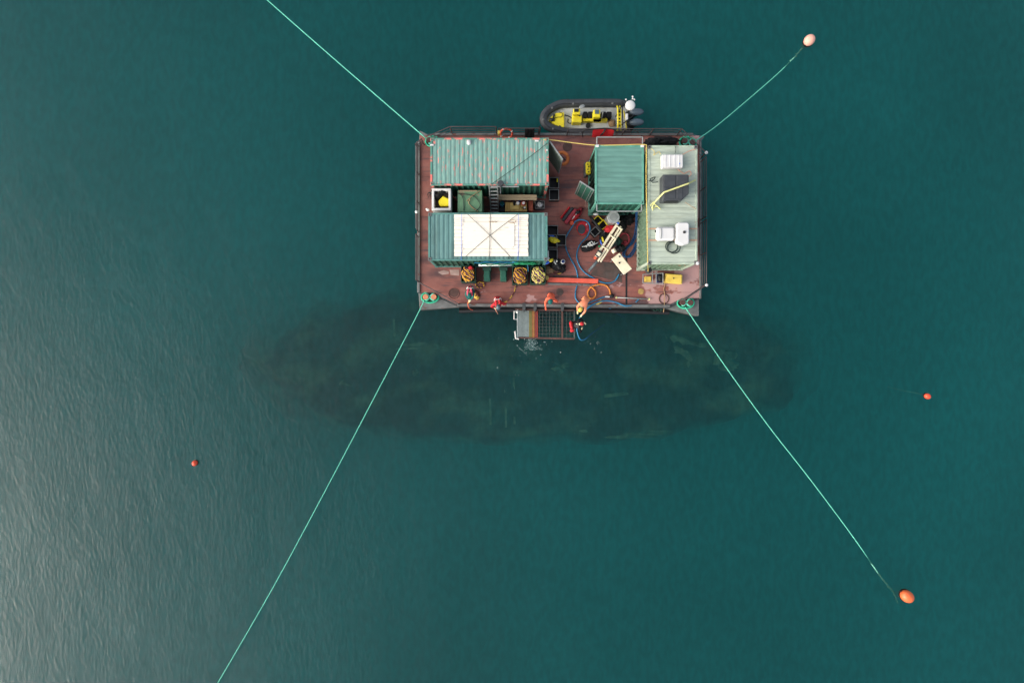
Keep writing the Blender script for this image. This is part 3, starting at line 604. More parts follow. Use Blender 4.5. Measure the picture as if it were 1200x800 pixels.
for k, (lab, pts, mt, r) in enumerate((
    ('salmon cord zigzagging south east of the white cool box', ((792, 197, 3.8), (799, 202, 3.8), (802, 203.5, 3.8), (808, 200.5, 3.8), (810, 204, 3.8), (807, 207, 3.8)), 'pinkcord', .016),
    ('salmon cord from the white cool box to the northeast roof corner', ((800, 181, 3.9), (808, 177, 3.8), (815, 175, 3.8)), 'pinkcord', .016),
    ('yellow cord loosely curled at the northwest of the sage roof', ((763, 174, 3.8), (767, 178, 3.8), (766, 182, 3.8), (772, 178, 3.8), (774, 181, 3.8)), 'strap', .013),
    ('dark cord curled at the top edge of the sage roof', ((791, 171, 3.8), (792, 175, 3.8), (791, 180, 3.85)), 'darkcord', .014),
    ('dark ropes tied from the pallet box to the west roof edge', ((771, 213, 3.9), (765, 214, 3.8), (762, 210, 3.8), (768, 207.5, 3.8), (764, 212, 3.82), (760, 212, 3.8)), 'darkcord', .02),
    ('brown rope stretched from the pallet box to the east roof edge', ((803, 237, 3.85), (809, 241, 3.8), (816, 245, 3.8)), 'brownrope', .014))):
    cord('loose_cord', lab, 'cord', pts, r, mt, 'loose cords on the sage container roof')
for v, lab in ((268, 'upper rusty lashing strip across the sage roof under the white jugs'), (281.5, 'lower rusty lashing strip across the sage roof under the white jugs')):
    m = MB(); m.beam(P(760, v, 3.785), P(817, v, 3.785), .05, .012); m.build('lashing_strip', mat('faded_orange_strip', S(208, 160, 130), .7), label=lab, cat='strap')
rt = thing('jerrycan', 'wide white jerrycan lying west of the tall white can on sage roof', 'jerrycan', P(780, 273, 3.79), 'white cans on the sage container roof')
m = MB(); m.bb(P(769.5, 0, 4.1).x, P(791, 0, 4.1).x, P(0, 281.5, 4.1).y, P(0, 265.5, 4.1).y, 3.79, 4.1); m.build('body', M['white'], rt, bevel=.09)
m = MB(); m.cyl(P(767.6, 271, 3.95), P(770, 271, 3.95), .06); m.build('cap', M['darkcord'], rt)
m = MB(); m.tube([P(774.5, 267, 4.11), P(775, 273, 4.13), P(774.5, 280, 4.11)], .015); m.build('rib', M['galv'], rt)
rt = thing('drum_can', 'tall white can with a black cap beside the east edge of sage roof', 'jerrycan', P(800, 273, 3.79), 'white cans on the sage container roof')
q = [P(u, v, 4.2) for u, v in ((793, 262), (796, 260.3), (806, 260.3), (808, 262), (808, 285), (800, 287.5), (793, 284))]
m = MB(); m.prism([(p.x, p.y) for p in q], 3.79, 4.2); m.build('body', M['white'], rt, bevel=.06)
m = MB(); m.cyl(P(802, 272, 4.2), P(802, 272, 4.23), .07); m.build('cap', M['black'], rt)
m = MB()
for i, (du, r) in enumerate(((0, 7), (1, 6.4), (2.8, 7.2))): m.tube([P(787 + du + r * math.cos(t), 289 + i * .6 + r * .92 * math.sin(t), 3.82 + .02 * i) for t in [k * math.tau / 16 for k in range(16)]], .026, 6, True, 2)
m.build('hose_coil', M['darkcord'], smooth=True, label='coil of dark hose south of the white cans on sage roof', cat='hose')
# yellow strap along the north edge and the gap between containers
cord('yellow_hose', 'long yellow hose running along the north side then down between containers', 'hose', ((637, 163.5, 3.8), (650, 164.5, 3.6), (672, 167.5, 3.55), (698, 170.2, 3.7), (730, 169.8, 3.82), (755, 169.6, 3.82), (757.4, 175, 3.84), (757.2, 205, 3.8), (757.8, 240, 3.82), (758.6, 280, 3.80), (759.2, 308, 3.7), (759.6, 318, 2.6)), .024, 'strap')

# ------------------------------------------------------------------ boxes between the two west containers
rt = thing('white_tub', 'white open tub holding a yellow bag, set high on a stand', 'tub', P(517, 235, 1.0))
zt = 3.35; a, c = P(506, 246.5, zt), P(528.5, 220.5, zt)
m = MB(); m.bb(a.x + .04, c.x - .04, a.y + .04, c.y - .04, 1.0, 2.72); m.build('stand', M['boxgreen'], rt)
for (x0, x1, y0, y1) in ((a.x, c.x, a.y, a.y + .12), (a.x, c.x, c.y - .12, c.y), (a.x, a.x + .12, a.y + .12, c.y - .12), (c.x - .12, c.x, a.y + .12, c.y - .12)):
    m = MB(); m.bb(x0, x1, y0, y1, 2.73, zt); m.build('tub_wall', M['white'], rt, bevel=.02)
m = MB(); m.bb(a.x + .12, c.x - .12, a.y + .12, c.y - .12, 2.74, 2.9); m.build('tub_floor', M['mat'], rt)
m = MB(); q = [P(u, v, 3.2) for u, v in ((513.3, 235.5), (519, 229.3), (526, 233), (526, 241), (515, 241.3))]; m.prism([(p.x, p.y) for p in q], 2.92, 3.22)
m.build('yellow_bag', M['yellow'], bevel=.05, label='yellow bag lying in the white tub', cat='bag')
m = MB(); m.ball(P(514.5, 229, 3.15), (.28, .12, .16), wob=.4, rz=.7); m.ball(P(518, 225, 3.2), (.16, .1, .14), wob=.4, seed=3); m.build('dark_gear', M['blackcloth'], smooth=True, label='bunched black gear in the north corner of the white tub', cat='gear')
m = MB()
for i in range(6): m.tube([P(507, 226, 3.0), P(504.5 - 2 * math.cos(i), 225.5 + 3 * math.sin(i * 1.3), 2.6), P(503 - 2.2 * math.cos(i), 229 + 3 * math.sin(i * 2.1), 2.2)], .02, 5)
m.build('hose_tangle', M['black'], label='black tangle of hoses hanging at the west of the white tub', cat='hoses')
m = MB(); m.ball(P(501, 245.8, 2.6), (.11, .07, .06), rz=-.6); m.build('small_float', M['white'], smooth=True, label='small white float by the northwest corner of blue green container', cat='float')
rt = thing('storage_tank', 'square chalky green tank with cables on top between west containers', 'tank', P(549, 235, 1.0))
a, c = P(536.3, 248.6, 3.1), P(565, 222.6, 3.1)
m = MB(); m.bb(a.x, c.x, a.y, c.y, 1.0, 3.1); m.build('body', M['boxgreen'], rt, bevel=.02)
m = MB(); m.bb(a.x + .05, c.x - .25, c.y - .08, c.y - .03, 3.1, 3.13); m.build('edge_board', M['wood'], rt)
for k, (lab, pts, mt) in enumerate((('dark cable arching over the west half of green tank', ((536.5, 226.5, 3.13), (541, 229, 3.15), (543.3, 236, 3.15), (543.6, 247, 3.13)), 'darkcord'),
    ('dark cable looping round the east half of green tank', ((540, 227, 3.13), (552, 229, 3.16), (558, 232, 3.16), (562.8, 240.5, 3.16), (557.5, 247.5, 3.13)), 'darkcord'),
    ('pale rope running diagonally up the green tank lid', ((547, 235.6, 3.14), (551.5, 231, 3.2), (558, 226.5, 3.16), (563.5, 223, 3.12)), 'brownrope'),
    ('pale rope trailing down the green tank lid', ((551, 233, 3.2), (549.4, 238, 3.14), (554, 243.5, 3.14), (560.5, 247.8, 3.12)), 'brownrope'))):
    cord('tank_cable', lab, 'cable', pts, .018 if mt == 'darkcord' else .02, mt, 'cables on the green tank')
lad = thing('ladder', 'grey aluminium ladder leaning on the peeling teal container', 'ladder', P(578, 246, 1.0))
yt, yb = P(0, 219, 3.5).y, P(0, 247, 1.2).y
for u in (573.6, 583.2):
    X = P(u, 0, 3.2).x; m = MB(); m.beam((X, yt, 3.72), (X, yb - .1, 1.03), .05, .06); m.build('stile', M['galv'], lad)
for i in range(8):
    t = (i + .5) / 8; m = MB(); xa, xb = P(573.6, 0, 3.2).x, P(583.2, 0, 3.2).x; z = 3.72 + (1.03 - 3.72) * t; y = yt + (yb - .1 - yt) * t
    m.beam((xa, y, z), (xb, y, z), .07, .03); m.build('rung', M['galv'], lad)
rt = thing('wall_bench', 'long weathered plank bench against the peeling teal container', 'bench', P(606, 233, 1.0))
a, c = P(584, 234.5, 2.25), P(629, 228, 2.25)
for k in range(2):
    y0 = a.y + (c.y - a.y) * k / 2; m = MB(); m.bb(a.x, c.x, y0 + .005, y0 + (c.y - a.y) / 2 - .005, 2.2, 2.25); m.build('plank', M['wood'], rt, bevel=.006)
for x in (a.x + .1, c.x - .1): m = MB(); m.bb(x - .04, x + .04, a.y + .03, c.y - .03, 1.0, 2.2); m.build('leg', M['wood'], rt)
rt = thing('workbench', 'golden plywood workbench scattered with tools between west containers', 'workbench', P(604, 240, 1.0))
a, c = P(592, 247.8, 1.9), P(617.5, 235.0, 1.9); c.y = min(c.y, P(0, 234.6, 2.25).y - .02)
m = MB(); m.bb(a.x, c.x, a.y, c.y, 1.84, 1.9); m.build('top', M['ply'], rt, bevel=.01)
for x in (a.x + .06, c.x - .06):
    for y in (a.y + .06, c.y - .06): m = MB(); m.bb(x - .035, x + .035, y - .035, y + .035, 1.0, 1.84); m.build('leg', M['wood'], rt)
m = MB(); m.bb(P(598, 0, 1.9).x, P(608, 0, 1.9).x, a.y + .12, c.y - .05, 1.9, 1.93); m.build('cutting_board', mat('yellow_ply', S(206, 180, 110), .7), rt, bevel=.006)
def topd(o_, z=0): return o_
def small(name, label, cat, u, v, z, r, h, mt, mt2=None, n=12):
    c = P(u, v, z + h); c.z = z; m = MB(); m.cyl(c, c + Vector((0, 0, h)), r, r * .95, n=n); o = m.build(name, M[mt], label=label, cat=cat, bevel=.008)
    if mt2: m = MB(); m.cyl(c + Vector((0, 0, h)), c + Vector((0, 0, h + .012)), r * .72, n=n); m.build('lid', M[mt2], o)
    return o
small('paint_can', 'white lidded can on the golden workbench', 'can', 606.8, 238, 1.93, .09, .12, 'white')
small('blue_cup', 'small blue pot at the back edge of the workbench', 'pot', 608.6, 235.6, 1.9, .06, .1, 'navy')
small('paint_pot', 'red pot with a white lid on the workbench', 'pot', 613.5, 238.0, 1.9, .11, .14, 'red', 'white')
small('dark_pot', 'dark pot with pale contents at the bench front edge', 'pot', 614.8, 243.3, 1.9, .07, .1, 'black', 'reflect')
small('olive_jar', 'small olive jar beside the dark pot on the bench', 'jar', 611, 243, 1.9, .06, .1, 'olive')
m = MB(); m.ball(P(602.6, 238, 1.98), (.06, .14, .04), wob=.3); m.build('black_glove', M['blackcloth'], smooth=True, label='black glove lying on the yellow cutting board', cat='glove')
small('teal_bucket', 'teal bucket beside the ladder foot', 'bucket', 588.3, 238.5, 1.35, .13, .32, 'bluehose', 'tealcloth')
a = P(588.5, 245, 1.3); m = MB(); m.bb(a.x - .14, a.x + .14, a.y - .14, a.y + .14, 1.0, 1.33); m.build('black_case', M['black'], bevel=.02, label='small black case in front of the teal bucket', cat='case')
a, c = P(619.2, 247, 1.6), P(624.6, 235.2, 1.6); m = MB(); m.bb(a.x, c.x, a.y, c.y, 1.0, 1.6); m.build('orange_crate', mat('salmon_red_crate', S(214, 110, 82), .6), bevel=.02, label='narrow salmon red crate right of the workbench', cat='crate')

# crates -------------------------------------------------
def crate_proto(L_, W_, H, mt, rim='steel', tk=.035):
    rt = thing('crate', 'x', 'crate', (0, 0, 0))
    m = MB(); m.bb(-L_ / 2, L_ / 2, -W_ / 2, W_ / 2, 0, .04); m.build('base', M[mt], rt)
    for (x0, x1, y0, y1) in ((-L_ / 2, L_ / 2, -W_ / 2, -W_ / 2 + tk), (-L_ / 2, L_ / 2, W_ / 2 - tk, W_ / 2), (-L_ / 2, -L_ / 2 + tk, -W_ / 2 + tk, W_ / 2 - tk), (L_ / 2 - tk, L_ / 2, -W_ / 2 + tk, W_ / 2 - tk)):
        m = MB(); m.bb(x0, x1, y0, y1, .04, H - .02); m.build('side', M[mt], rt)
    m = MB(); e = .005
    for (x0, x1, y0, y1) in ((-L_ / 2 - e, L_ / 2 + e, -W_ / 2 - e, -W_ / 2 + tk), (-L_ / 2 - e, L_ / 2 + e, W_ / 2 - tk, W_ / 2 + e), (-L_ / 2 - e, -L_ / 2 + tk, -W_ / 2 + tk, W_ / 2 - tk), (L_ / 2 - tk, L_ / 2 + e, -W_ / 2 + tk, W_ / 2 - tk)):
        m.bb(x0, x1, y0, y1, H - .02, H)
    m.build('rim', M[rim], rt)
    return rt
cr = crate_proto(.52, .58, .45, 'black')
spots = [(649.3, 214.5, 0, 'black crate east of the peeling teal container, northern of two', 'a'), (649.3, 228.5, 0, 'black crate east of the peeling teal container, southern of two', 'a'),
         (647.5, 270, 1.57, 'empty black crate at the northeast corner of the blue green container', 'b'), (647.5, 284, 0, 'black crate topped by the yellow bag east of blue green container', 'b'),
         (657.5, 281.5, 0, 'black crate standing apart beside the blue hose', 'b'), (647.5, 298.5, 0, 'black crate beneath the pump gear cluster', 'b')]
for i, (u, v, rz, lab, g) in enumerate(spots):
    o = cr if i == 0 else copy_tree(cr); c = P(u, v, 1.4); place(o, (c.x, c.y, 1.003), rz, lab); o['group'] = 'black crates beside the west containers'
    if i in (3,): pass
cr2 = crate_proto(.42, .40, .4, 'black', 'palestrap')
for i, (u, v, rz, lab, rim) in enumerate(((700.5, 258.5, .8, 'black crate with a yellow rim near the white float', 'yellow'), (697.5, 271.5, .75, 'black crate with a pale rim by the red holdall', 'palestrap'), (706, 263.5, .6, 'black crate with a pale rim west of the silver drum', 'palestrap'))):
    o = cr2 if i == 0 else copy_tree(cr2); c = P(u, v, 1.4); place(o, (c.x, c.y, 1.003), rz, lab); o['group'] = 'small black crates by the silver drum'
    if i == 0:
        for ch in o.children:
            if ch.name.startswith('rim'): ch.data.materials[0] = M['yellow']
    elif i == 1:
        for ch in o.children:
            if ch.name.startswith('rim'): ch.data = ch.data.copy(); ch.data.materials[0] = M['steel']
for ch in cr2.children: pass
tote = crate_proto(.5, .42, .45, 'dgrey'); c = P(632.5, 240, 1.4); place(tote, (c.x, c.y, 1.003), 0, 'grey tote holding white cloth at the workbench end'); tote.name = 'tote'; tote['category'] = 'tote'
m = MB(); m.ball(P(632.5, 240, 1.3), (.19, .14, .12), wob=.5, fr=4); m.build('white_cloth', M['white'], smooth=True, label='crumpled white cloth inside the grey tote', cat='cloth')
c = P(649.5, 284.5, 1.48)
m = MB(); m.ball(P(648.5, 281.2, 1.55), (.27, .14, .12), rz=-.15, wob=.35, n=18, m=12, fr=3); m.ball(P(652.5, 282.4, 1.52), (.16, .07, .08), rz=-.1, wob=.2); m.build('yellow_bag', M['yellow'], smooth=True, label='bright yellow dry bag on the black crate east of blue green container', cat='bag')
m = MB(); m.ball(P(646.3, 276.8, 1.5), (.16, .06, .06)); m.build('blue_bag', M['blue'], smooth=True, label='small blue roll behind the bright yellow dry bag', cat='bag')
m = MB(); m.tube([P(653 , 209.5 + i, 1.43 + .01 * (i % 2)) for i in range(5)], .03); m.build('yellow_tool', M['yellow'], label='small yellow tool in the northern black crate', cat='tool')

# rope bins ------------------------------------------------
def rope_bin(label, u0, v0, u1, v1, mt, seed, rl):
    zt = 1.85; a, c = P(u0, v1, zt), P(u1, v0, zt)
    rt = thing('rope_bin', label, 'bin', ((a.x + c.x) / 2, (a.y + c.y) / 2, 1.0), 'green bins filled with rope south of the containers')
    t = .05
    for (x0, x1, y0, y1) in ((a.x, c.x, a.y, a.y + t), (a.x, c.x, c.y - t, c.y), (a.x, a.x + t, a.y + t, c.y - t), (c.x - t, c.x, a.y + t, c.y - t)):
        m = MB(); m.bb(x0, x1, y0, y1, 1.0, zt); m.build('side', M['dkgreen'], rt, bevel=.01)
    m = MB(); m.bb(a.x + t, c.x - t, a.y + t, c.y - t, 1.0, 1.3); m.build('bottom', M['dkgreen'], rt)
    rnd = random.Random(seed); m = MB(); cx, cy = (a.x + c.x) / 2, (a.y + c.y) / 2; rx, ry = (c.x - a.x) / 2 - .06, (c.y - a.y) / 2 - .05
    for k in range(34):
        r_x, r_y = rx * rnd.uniform(.4, .98), ry * rnd.uniform(.4, .98); ox, oy = rnd.uniform(-1, 1) * (rx - r_x), rnd.uniform(-1, 1) * (ry - r_y)
        zz = 1.45 + k * .016; sh = rnd.uniform(0, 6)
        m.tube([(cx + ox + r_x * math.cos(t_) * (1 + .12 * math.sin(3 * t_ + sh)), cy + oy + r_y * math.sin(t_) * (1 + .15 * math.cos(2 * t_ + sh)), zz + .04 * math.sin(2 * t_ + sh)) for t_ in [i * math.tau / 10 for i in range(10)]], .03, 5, True, 2)
    for k in range(12):
        s = rnd.uniform(-.5, .5); m.tube([(cx + rx * (-.8 + s * .3), cy + ry * (s + .4), 1.93), (cx + rnd.uniform(-.1, .1), cy + ry * s, 2.03), (cx + rx * .8, cy + ry * (s - .45), 1.92)], .032, 5, False, 3)
    m.build('rope_heap', M[mt], smooth=True, label=rl, cat='rope heap', group='rope heaps in the green bins')
rope_bin('dark green bin with a red rag, westmost of the rope bins', 540, 311, 557.5, 330.5, 'yprope', 1, 'yellow and purple rope heaped in the westmost green bin')
rope_bin('dark green rope bin in the middle, right of the green benches', 600.3, 312, 618.3, 333, 'yprope', 2, 'yellow and purple rope heaped in the middle green bin')
rope_bin('dark green rope bin beside the vermilion beam, eastmost of three', 621.5, 312, 639.5, 332.5, 'yprope2', 5, 'pale yellow rope heaped in the eastmost green bin')
m = MB(); m.ball(P(551.5, 314, 2.0), (.13, .1, .07), wob=.4, seed=2); m.build('red_rag', M['red'], smooth=True, label='small red rag on the westmost rope bin', cat='rag')
for u, lab in ((570.7, 'bottle green plastic chute against blue green container, left of two'), (590, 'bottle green plastic chute against blue green container, right of two')):
    rt = thing('plastic_chute', lab, 'chute', P(u, 320, 1.0), 'green chutes between the rope bins')
    a, c = P(u - 3.8, 329, 1.7), P(u + 3.8, 312.5, 1.7)
    m = MB(); m.bb(a.x, c.x, a.y, c.y, 1.0, 1.66); m.build('body', M['benchgreen'], rt, bevel=.03)
    m = MB(); m.bb(a.x + .04, c.x - .04, a.y + .15, c.y - .2, 1.66, 1.70); m.build('lid', M['benchgreen'], rt, bevel=.015)
    m = MB(); m.bb(a.x - .05, c.x + .05, c.y - .2, c.y - .02, 1.0, 1.8); m.build('headboard', M['dkgreen'], rt, bevel=.02)
cord('trailing_rope', 'dashed yellow rope trailing from the middle bin to the barge edge', 'rope', ((604, 330, 1.75), (604, 336, 1.05), (602.5, 342, 1.03), (599, 348, 1.03), (594, 353, 1.03), (588, 355, 1.1)), .028, 'ybrope')
cord('trailing_rope', 'yellow purple rope spilling right of the teal clad worker', 'rope', ((556, 328, 1.6), (562, 330, 1.1), (567, 334.5, 1.04), (563, 337, 1.04), (557, 334.5, 1.05), (561, 331, 1.06), (568, 332, 1.04), (566, 336, 1.04)), .035, 'yprope')
m = MB()
for i in range(10): m.tube([P(558 + 4 * math.cos(t + i) * rr, 346 + 5 * math.sin(t + i) * rr, 1.03 + .008 * i) for rr in [1 - .07 * i] for t in [k * .9 for k in range(7)]], .03, 5)
m.build('rope_pile', M['ybrope'], smooth=True, label='brown and yellow rope pile at the feet of the teal clad worker', cat='rope')

# ------------------------------------------------------------------ gear in the middle of the deck
def gearbag(name, label, cat, parts, group=None):
    rt = thing(name, label, cat, parts[0][2]); rt.location.z = 1.0
    if group: rt['group'] = group
    WL[rt] = rt.location.copy()
    for (nm, mt, c, r, rz, wob, seed) in parts:
        m = MB(); m.ball(c, r, 22, 14, rz=rz, wob=wob, seed=seed, fr=3.2, zmin=1.002); m.build(nm, M[mt], rt, smooth=True)
    return rt
th = math.radians(52)
rt = thing('dry_bag', 'long dusty red dry bag with grey panels lying open on deck', 'bag', P(667, 252, 1.0))
def oriented(c, l, w_, h, rz, z0): 
    return c
c = P(667, 251.5, 1.3)
for (off, wd, ln, hh, mt, nm) in ((0, .20, .95, .34, 'redflat', 'front_panel'), (.20, .17, .86, .28, 'dgrey', 'mesh_panel'), (.36, .10, .8, .22, 'red', 'back_panel')):
    nn = Vector((-math.sin(th), math.cos(th), 0)); q = c + nn * (off - .12); m = MB(); m.box((q.x, q.y, 1.0 + hh / 2), (ln, wd, hh), rz=th); m.build(nm, M[mt], rt, bevel=.05)
gearbag('crumpled_suit', 'crumpled bright red suit beside the dusty dry bag', 'suit', [('torso', 'red', P(675, 252, 1.15), (.34, .16, .16), th, .5, 1), ('sleeve', 'redflat', P(679, 248.5, 1.12), (.25, .12, .12), th + .3, .5, 2), ('leg', 'orange', P(670.5, 261, 1.12), (.14, .12, .12), .2, .4, 3), ('strap', 'reflect', P(674, 252.5, 1.3), (.28, .03, .03), th, .1, 3)])
gearbag('black_gear', 'black mask and gauge lying on the crumpled red suit', 'gear', [('body', 'black', P(677, 248.8, 1.32), (.14, .09, .08), .4, .3, 4)])
rt = thing('holdall', 'round red holdall with a black lid under the blue hose loop', 'holdall', P(683, 267, 1.0))
q = [P(683.2 + 7.4 * math.cos(t) * (1 if math.sin(t) > 0 else .85), 266.5 - 8.2 * math.sin(t), 1.4) for t in [i * math.tau / 18 for i in range(18)]]
m = MB(); m.prism([(p.x, p.y) for p in q], 1.0, 1.34); m.build('body', M['red'], rt, bevel=.05)
q = [P(681.5 + 4.6 * math.cos(t), 268.2 - 6.2 * math.sin(t) * (1 if math.sin(t) < 0 else .85), 1.4) for t in [i * math.tau / 16 for i in range(16)]]
m = MB(); m.prism([(p.x, p.y) for p in q], 1.34, 1.40); m.build('lid', M['dgrey'], rt, bevel=.02)
m = MB(); m.ball(P(687.5, 263, 1.4), (.05, .05, .04)); m.build('buckle', M['white'], rt, smooth=True)
m = MB(); m.ball(P(688.5, 265.5, 1.3), (.1, .28, .14), wob=.3, seed=4, zmin=1.0); m.build('side_pocket', M['redflat'], rt, smooth=True)
gearbag('rope_bag', 'black bag with white rope spilled on top', 'bag', [('body', 'blackcloth', P(690.5, 288, 1.15), (.42, .28, .2), .3, .35, 6)])
rnd = random.Random(3); m = MB()
m.tube([P(682, 289, 1.2), P(686, 288.5, 1.38), P(690, 286, 1.4), P(693, 283, 1.4), P(695, 285.5, 1.4), P(691, 288.5, 1.4), P(689, 285.5, 1.42), P(693, 287.5, 1.4), P(698, 285.5, 1.38), P(701, 284, 1.3)], .026, 6); m.tube([P(687, 290, 1.36), P(691, 284, 1.42), P(694, 288, 1.42), P(697, 283, 1.38)], .024, 6)
m.build('white_rope', M['reflect'], smooth=True, label='white rope knotted over the black bag', cat='rope')
m = MB(); m.ball(P(698.3, 251, 1.6), (.15, .07, .07)); m.build('white_float', M['white'], smooth=True, label='small white float beside the short seafoam container', cat='float')
rt = thing('steel_drum', 'upright silver steel drum south of the short seafoam container', 'drum', P(717, 256, 1.0))
c = P(719, 254.6, 2.2); m = MB(); m.cyl((c.x, c.y, 1.0), (c.x, c.y, 2.2), .30, n=26); m.build('body', M['silver'], rt, smooth=False)
for z in (1.35, 1.8, 2.18): m = MB(); m.tube([(c.x + .305 * math.cos(t), c.y + .305 * math.sin(t), z) for t in [i * math.tau / 24 for i in range(24)]], .02, 6, True, 1); m.build('hoop', M['silver' if z != 1.8 else 'steel'], rt, smooth=True)
m = MB(); m.cyl((c.x, c.y, 2.2), (c.x, c.y, 2.215), .2, n=20); m.build('lid', M['galv'], rt)
# black clutter near drum
gearbag('black_tarp', 'black crumpled tarpaulin in the corner between the east containers', 'tarpaulin', [('sheet', 'blackcloth', P(734, 258, 1.2), (.42, .26, .25), .5, .55, 8), ('fold', 'blackcloth', P(729, 262, 1.3), (.2, .36, .25), .2, .5, 9)])
m = MB(); m.cyl(P(691, 253, 1.7), P(707, 273, 1.7), .07, n=8); m.build('black_pipe', M['black'], smooth=True, label='black pipe lying diagonally over the small black crates', cat='pipe')
gearbag('black_holdall', 'black holdall with a pale tag between crates and cream beam', 'holdall', [('body', 'blackcloth', P(709, 278, 1.25), (.3, .34, .25), .5, .35, 11), ('tag', 'white', P(707.5, 271.5, 1.6), (.07, .05, .03), .2, .1, 1)])
gearbag('red_cover', 'red folded cover between the silver drum and cream beam', 'cover', [('sheet', 'red', P(715, 268, 1.6), (.34, .17, .12), .2, .3, 12)])
m = MB(); m.ball(P(706.5, 280.5, 1.5), (.05, .16, .06), rz=.3); m.build('yellow_cylinder', M['yellow'], smooth=True, label='small yellow bottle west of the cream beam', cat='bottle')
m = MB(); m.ball(P(704.5, 284, 1.5), (.05, .17, .06), rz=.3); m.build('blue_cylinder', M['blue'], smooth=True, label='small blue bottle west of the cream beam', cat='bottle')
# cream beam rig
rig = thing('dredge_boom', 'cream painted steel boom frame lying diagonally on deck', 'boom', P(713, 286, 1.0))
A, B = P(701.5, 302.5, 2.0), P(727.0, 263.5, 2.0); d = (B - A).normalized(); nn = Vector((-d.y, d.x, 0))   # nn points up-left
def rb(s0, s1, o, w_, h, mt, nm, z=2.0, bv=.015):
    L_ = (B - A).length; a = A + d * (L_ * s0) + nn * o; c = A + d * (L_ * s1) + nn * o; a.z = c.z = z
    m = MB(); m.beam(a, c, w_, h); return m.build(nm, M[mt], rig, bevel=bv)
rb(-.02, 1.07, .16, .13, .14, 'cream', 'beam'); rb(-.08, .97, -.06, .10, .14, 'cream', 'beam'); rb(-.05, .95, -.19, .09, .12, 'cream', 'beam')
rb(.1, .9, .045, .05, .06, 'rustbar', 'rod', 1.98); rb(.1, .92, -.125, .02, .06, 'black', 'rod', 1.99)
for s in (.28, .62, .9): rb(s, s + .03, -.01, .42, .05, 'cream', 'cross_plate', 2.09)
rb(.0, .16, .13, .26, .1, 'dgrey', 'motor', 2.12, .02); rb(.03, .12, .12, .2, .12, 'cream', 'motor_cover', 2.15, .02)
rb(-.07, -.01, .16, .12, .12, 'orange', 'end_block', 2.02); rb(.97, 1.02, .16, .14, .08, 'blue', 'blue_clamp', 2.08)
L_ = (B - A).length
for s, o in ((.05, .1), (.05, -.15), (.9, .1), (.9, -.15)):
    q = A + d * (L_ * s) + nn * o; m = MB(); m.cyl((q.x, q.y, 1.0), (q.x, q.y, 1.93), .04, n=8); m.build('leg', M['steel'], rig)
m = MB(); m.ball(P(702.5, 288.5, 2.12), .07); m.build('green_cap', M['netgreen'], rig, smooth=True)
m = MB(); m.cyl(P(718, 292, 1.9), P(720.5, 296, 1.9), .12, n=14); m.build('roller', M['cream'], rig); m = MB(); m.cyl(P(716, 290, 1.9), P(722.5, 287, 1.9), .06, n=10); m.build('roller_arm', M['black'], rig)
m = MB(); m.cyl(P(690, 317.5, 1.55), P(700, 306, 1.95), .075, .085, n=10); m.build('suction_pipe', mat('slate_grey_pipe', S(92, 104, 108), .5), rig, smooth=True)
tb = thing('folding_table', 'white topped table tilted toward the pale sage container', 'table', P(728, 309, 1.0))
q = [P(u, v, 1.85) for u, v in ((716.5, 303.5), (726, 296), (740.8, 315), (731.2, 322))]
m = MB(); m.prism([(p.x, p.y) for p in q], 1.8, 1.85); m.build('tabletop', M['cream'], tb, bevel=.02)
ce = sum(q, Vector()) / 4
for p in q: k = p.lerp(ce, .15); m = MB(); m.cyl((k.x, k.y, 1.0), (k.x, k.y, 1.8), .02, n=6); m.build('leg', M['galv'], tb)
for (u, v) in ((726, 300.5), (725.8, 308)): m = MB(); m.cyl(P(u, v, 1.85), P(u, v, 1.88), .045, n=10); m.build('bolt', M['black'], tb)
q = [D(u, v) for u, v in ((700, 306), (727, 309), (729, 331), (692, 322))]; m = MB(); m.prism([(p.x, p.y) for p in q], 1.002, 1.018); m.build('rubber_mat', M['mat'], label='worn grey brown rubber mat beneath the white table', cat='mat', bevel=.004)
gearbag('red_ring', 'dull red coil by the pale sage container wall', 'coil', [('body', 'redflat', P(733, 284, 1.1), (.12, .12, .1), 0, .2, 2)])
m = MB()
for i in range(4): m.tube([P(732 + 5.5 * math.cos(t), 280 + 6.5 * math.sin(t), 1.05 + .06 * i) for t in [k * math.tau / 14 for k in range(14)]], .045, 6, True, 2)
m.build('hose_coil', M['redflat'], smooth=True, label='coil of dull red hose between boom and pale sage container', cat='hose')
gearbag('pump', 'dark teal pump body east of the cream boom', 'pump', [('body', 'dkgreen', P(723, 283, 1.4), (.26, .22, .3), .4, .25, 12), ('motor', 'black', P(727, 291, 1.35), (.25, .2, .25), .3, .3, 13)])
cord('blue_hose', 'blue air hose looping round the red holdall then south off deck', 'hose', ((674.5, 341, 1.04), (677, 328, 1.04), (675, 315, 1.04), (668, 302, 1.04), (663.5, 292, 1.04), (662.5, 283, 1.05), (664, 276, 1.05), (671, 265, 1.1), (675, 259, 1.3), (682, 257.5, 1.44), (689, 260.5, 1.44), (691.5, 268, 1.35), (688, 277, 1.1), (680, 286, 1.04), (676, 297, 1.04), (677.5, 308, 1.04), (684, 318, 1.04), (694, 325, 1.06), (705, 330.5, 1.06), (714, 331.5, 1.05), (721, 328.5, 1.05), (725.5, 321, 1.1)), .036, 'bluehose')
cord('blue_hose', 'blue hose curving from mid deck to the orange clad tender', 'hose', ((674.5, 341, 1.045), (674.5, 349, 1.045), (679, 354.8, 1.05), (686, 356, 1.06), (697, 352, 1.05), (706, 348.5, 1.05), (713, 347.6, 1.07)), .036, 'bluehose')
